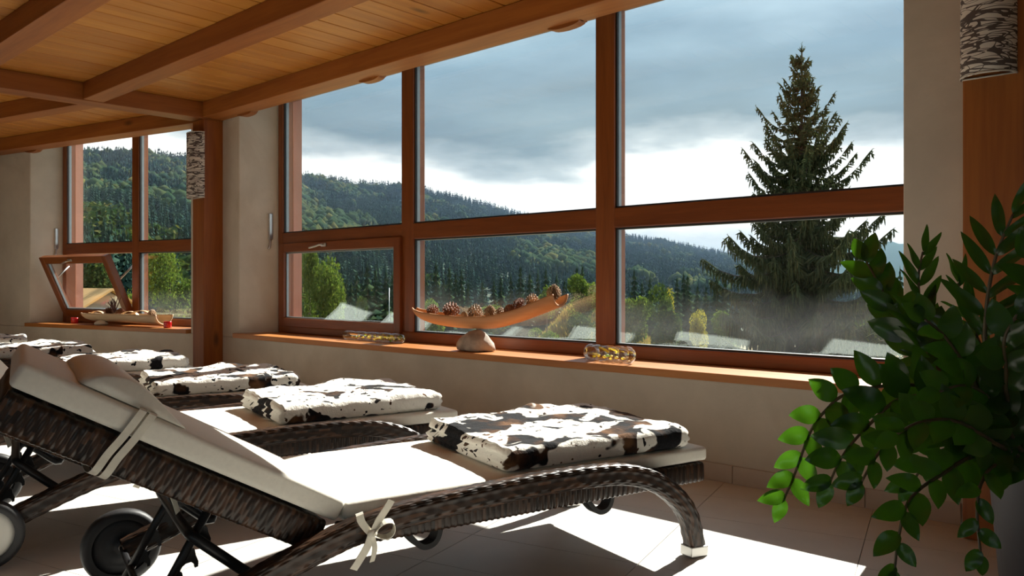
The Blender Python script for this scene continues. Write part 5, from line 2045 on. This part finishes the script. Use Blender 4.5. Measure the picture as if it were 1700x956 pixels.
# the big spruce ------------------------------------------------------------
def big_spruce():
    D = 18.0
    px = D / F_PX
    p = PX(1331, 72, D)
    g0 = -4.0
    root = tree_root('big_spruce', (p.x, D, g0), 'tall spruce with drooping boughs standing close outside the right pane', 'tree')
    H = p.z - g0
    rnd = random.Random(3)
    rng = np.random.default_rng(8)
    link('trunk', tube_mesh('trunk', [(0, 0, 0), (0.02, 0, H * .4), (0, 0, H * .8), (0, 0, H - .15)], 0.15, sides=10, step=0.3, r1=0.012), root, 'bark')
    # half width of the crown by image row
    rows = np.array([72, 90, 120, 150, 180, 200, 220, 245, 270, 300, 340, 380, 430, 480, 580, 760])
    half = np.array([3, 12, 20, 36, 44, 62, 66, 82, 88, 92, 96, 122, 130, 134, 132, 125]) * px
    BR, LV, LF = [], [], []      # branch wood, needles

    def needle_twig(a, b, r0, nside):
        """a hanging shoot: slim spindle with needle fringe"""
        d = b - a
        L = np.linalg.norm(d)
        if L < 1e-4:
            return
        d = d / L
        s = np.cross(d, rng.normal(size=3))
        s /= np.linalg.norm(s) + 1e-9
        t = np.cross(d, s)
        base = len(LV)
        m1, m2 = a + d * L * .3, a + d * L * .7
        for c, r in ((a, r0 * .4), (m1, r0), (m2, r0 * .85)):
            for an in (0, 2.09, 4.19):
                LV.append(c + r * (math.cos(an) * s + math.sin(an) * t))
        LV.append(b)
        for k in range(2):
            for j in range(3):
                q, q2 = base + k * 3 + j, base + k * 3 + (j + 1) % 3
                LF.append((q, q2, q2 + 3))
                LF.append((q, q2 + 3, q + 3))
        for j in range(3):
            LF.append((base + 6 + j, base + 6 + (j + 1) % 3, base + 9))
        for k in range(nside):
            f = rng.uniform(0.05, 0.98)
            c = a + d * L * f
            an = rng.uniform(0, 6.28)
            o_ = math.cos(an) * s + math.sin(an) * t
            bb = len(LV)
            ln = r0 * rng.uniform(1.6, 2.6)
            LV.append(c - d * r0 * .35)
            LV.append(c + d * r0 * .35)
            LV.append(c + o_ * ln + d * ln * .7)
            LF.append((bb, bb + 1, bb + 2))

    z = 1.2
    lvl = 0
    while z < H - 0.25:
        row = HOR - (z + g0 - EYE) / px
        hw = float(np.interp(row, rows, half))
        nb = 8 if hw > 0.9 else (7 if hw > .5 else 5)
        a0 = rnd.uniform(0, 6.28)
        for j in range(nb):
            az = a0 + 6.283 * j / nb + rnd.uniform(-.3, .3)
            L = hw * rnd.choice((1.0, 1.15, 0.9, 0.55, 0.7, 0.45, 0.8)) * rnd.uniform(.85, 1.1)
            zj = z + rnd.uniform(-.12, .12)
            dx, dy = math.cos(az), math.sin(az)
            tt = z / H
            low = max(0.0, min(1.0, (0.80 - tt) / 0.35))
            # upper boughs rise, lower ones sag and lift their tips
            pts = []
            for k in range(7):
                f = k / 6
                zz = zj + (1 - low) * (0.22 * L * f - 0.20 * L * math.sin(math.pi * f) + 0.26 * L * f ** 3)
                zz += low * (-0.46 * L * f + 0.40 * L * f ** 3)
                pts.append(np.array([dx * L * f, dy * L * f, zz]))
            BR.append((pts, 0.012 + 0.012 * L))
            nt = max(6, int(L * 22))
            for k in range(nt):
                f = 0.10 + 0.90 * (k + rnd.random() * .8) / nt
                i = min(5, int(f * 6))
                c = pts[i] + (pts[i + 1] - pts[i]) * (f * 6 - i)
                for sg in (-1, 1):
                    sl = (0.13 + 0.34 * L * (1 - f) * .5) * rnd.uniform(.5, 1.2)
                    out = np.array([-dy * sg, dx * sg, 0]) * sl * rnd.uniform(.3, 1.0) + np.array([dx, dy, 0]) * sl * .45
                    out[2] -= sl * (0.15 + 0.55 * low)
                    e = c + out
                    needle_twig(c, e, 0.020, 3)
                    # pendant shoots
                    if rnd.random() < 0.75:
                        dl = rnd.uniform(.08, .20) * (0.6 + 1.0 * low)
                        needle_twig(c + out * .5, c + out * .6 + np.array([rnd.uniform(-.03, .03), rnd.uniform(-.03, .03), -dl]), 0.018, 3)
                if rnd.random() < 0.6:
                    needle_twig(c, c + np.array([rnd.uniform(-.05, .05), rnd.uniform(-.05, .05), -rnd.uniform(.08, .22) * (0.5 + low)]), 0.018, 3)
            needle_twig(pts[5], pts[6] + np.array([dx, dy, 0.9]) * 0.05, 0.022, 9)
        z += (0.12 + 0.08 * min(1.0, hw)) * rnd.uniform(.6, 1.4)
        lvl += 1
    needle_twig(np.array([0, 0, H - .45]), np.array([0, 0, H + .02]), 0.022, 16)
    for k in range(5):
        an = k * 1.26
        needle_twig(np.array([0, 0, H - .22]), np.array([0.09 * math.cos(an), 0.09 * math.sin(an), H - .10]), 0.015, 7)
    LVa = np.array(LV)
    link('needles', mesh_np('needles', LVa, np.array(LF)), root, 'spruce_needles')
    # wood of the boughs in one part
    V, Fq = [], []
    for pts, r in BR:
        for i, c in enumerate(pts):
            rr2 = r * (1 - .85 * i / 6)
            for an in (0.5, 2.6, 4.7):
                V.append((c[0], c[1] + rr2 * math.cos(an), c[2] + rr2 * math.sin(an)))
        b = len(V) - 21
        for i in range(6):
            for j in range(3):
                q, q2 = b + i * 3 + j, b + i * 3 + (j + 1) % 3
                Fq.append((q, q2, q2 + 3, q + 3))
    link('boughs', mesh_np('boughs', V, Fq), root, 'bark')
    return root


big_spruce()


# ------------------------------------------------------------------ valley haze
m, t, out = new_mat('valley_haze')
vs = t.add('ShaderNodeVolumeScatter', i_Color=(0.45, 0.66, 1.0, 1), i_Density=0.00019, i_Anisotropy=0.0)
t.l.new(vs.outputs[0], out.inputs['Volume'])
hz = MB().box(-1500, 1500, 160, 3000, -80, 128).build('valley_haze', 'valley_haze')
tag(hz, 'thin blue-grey haze hanging over the far valley', 'haze', None, 'stuff')
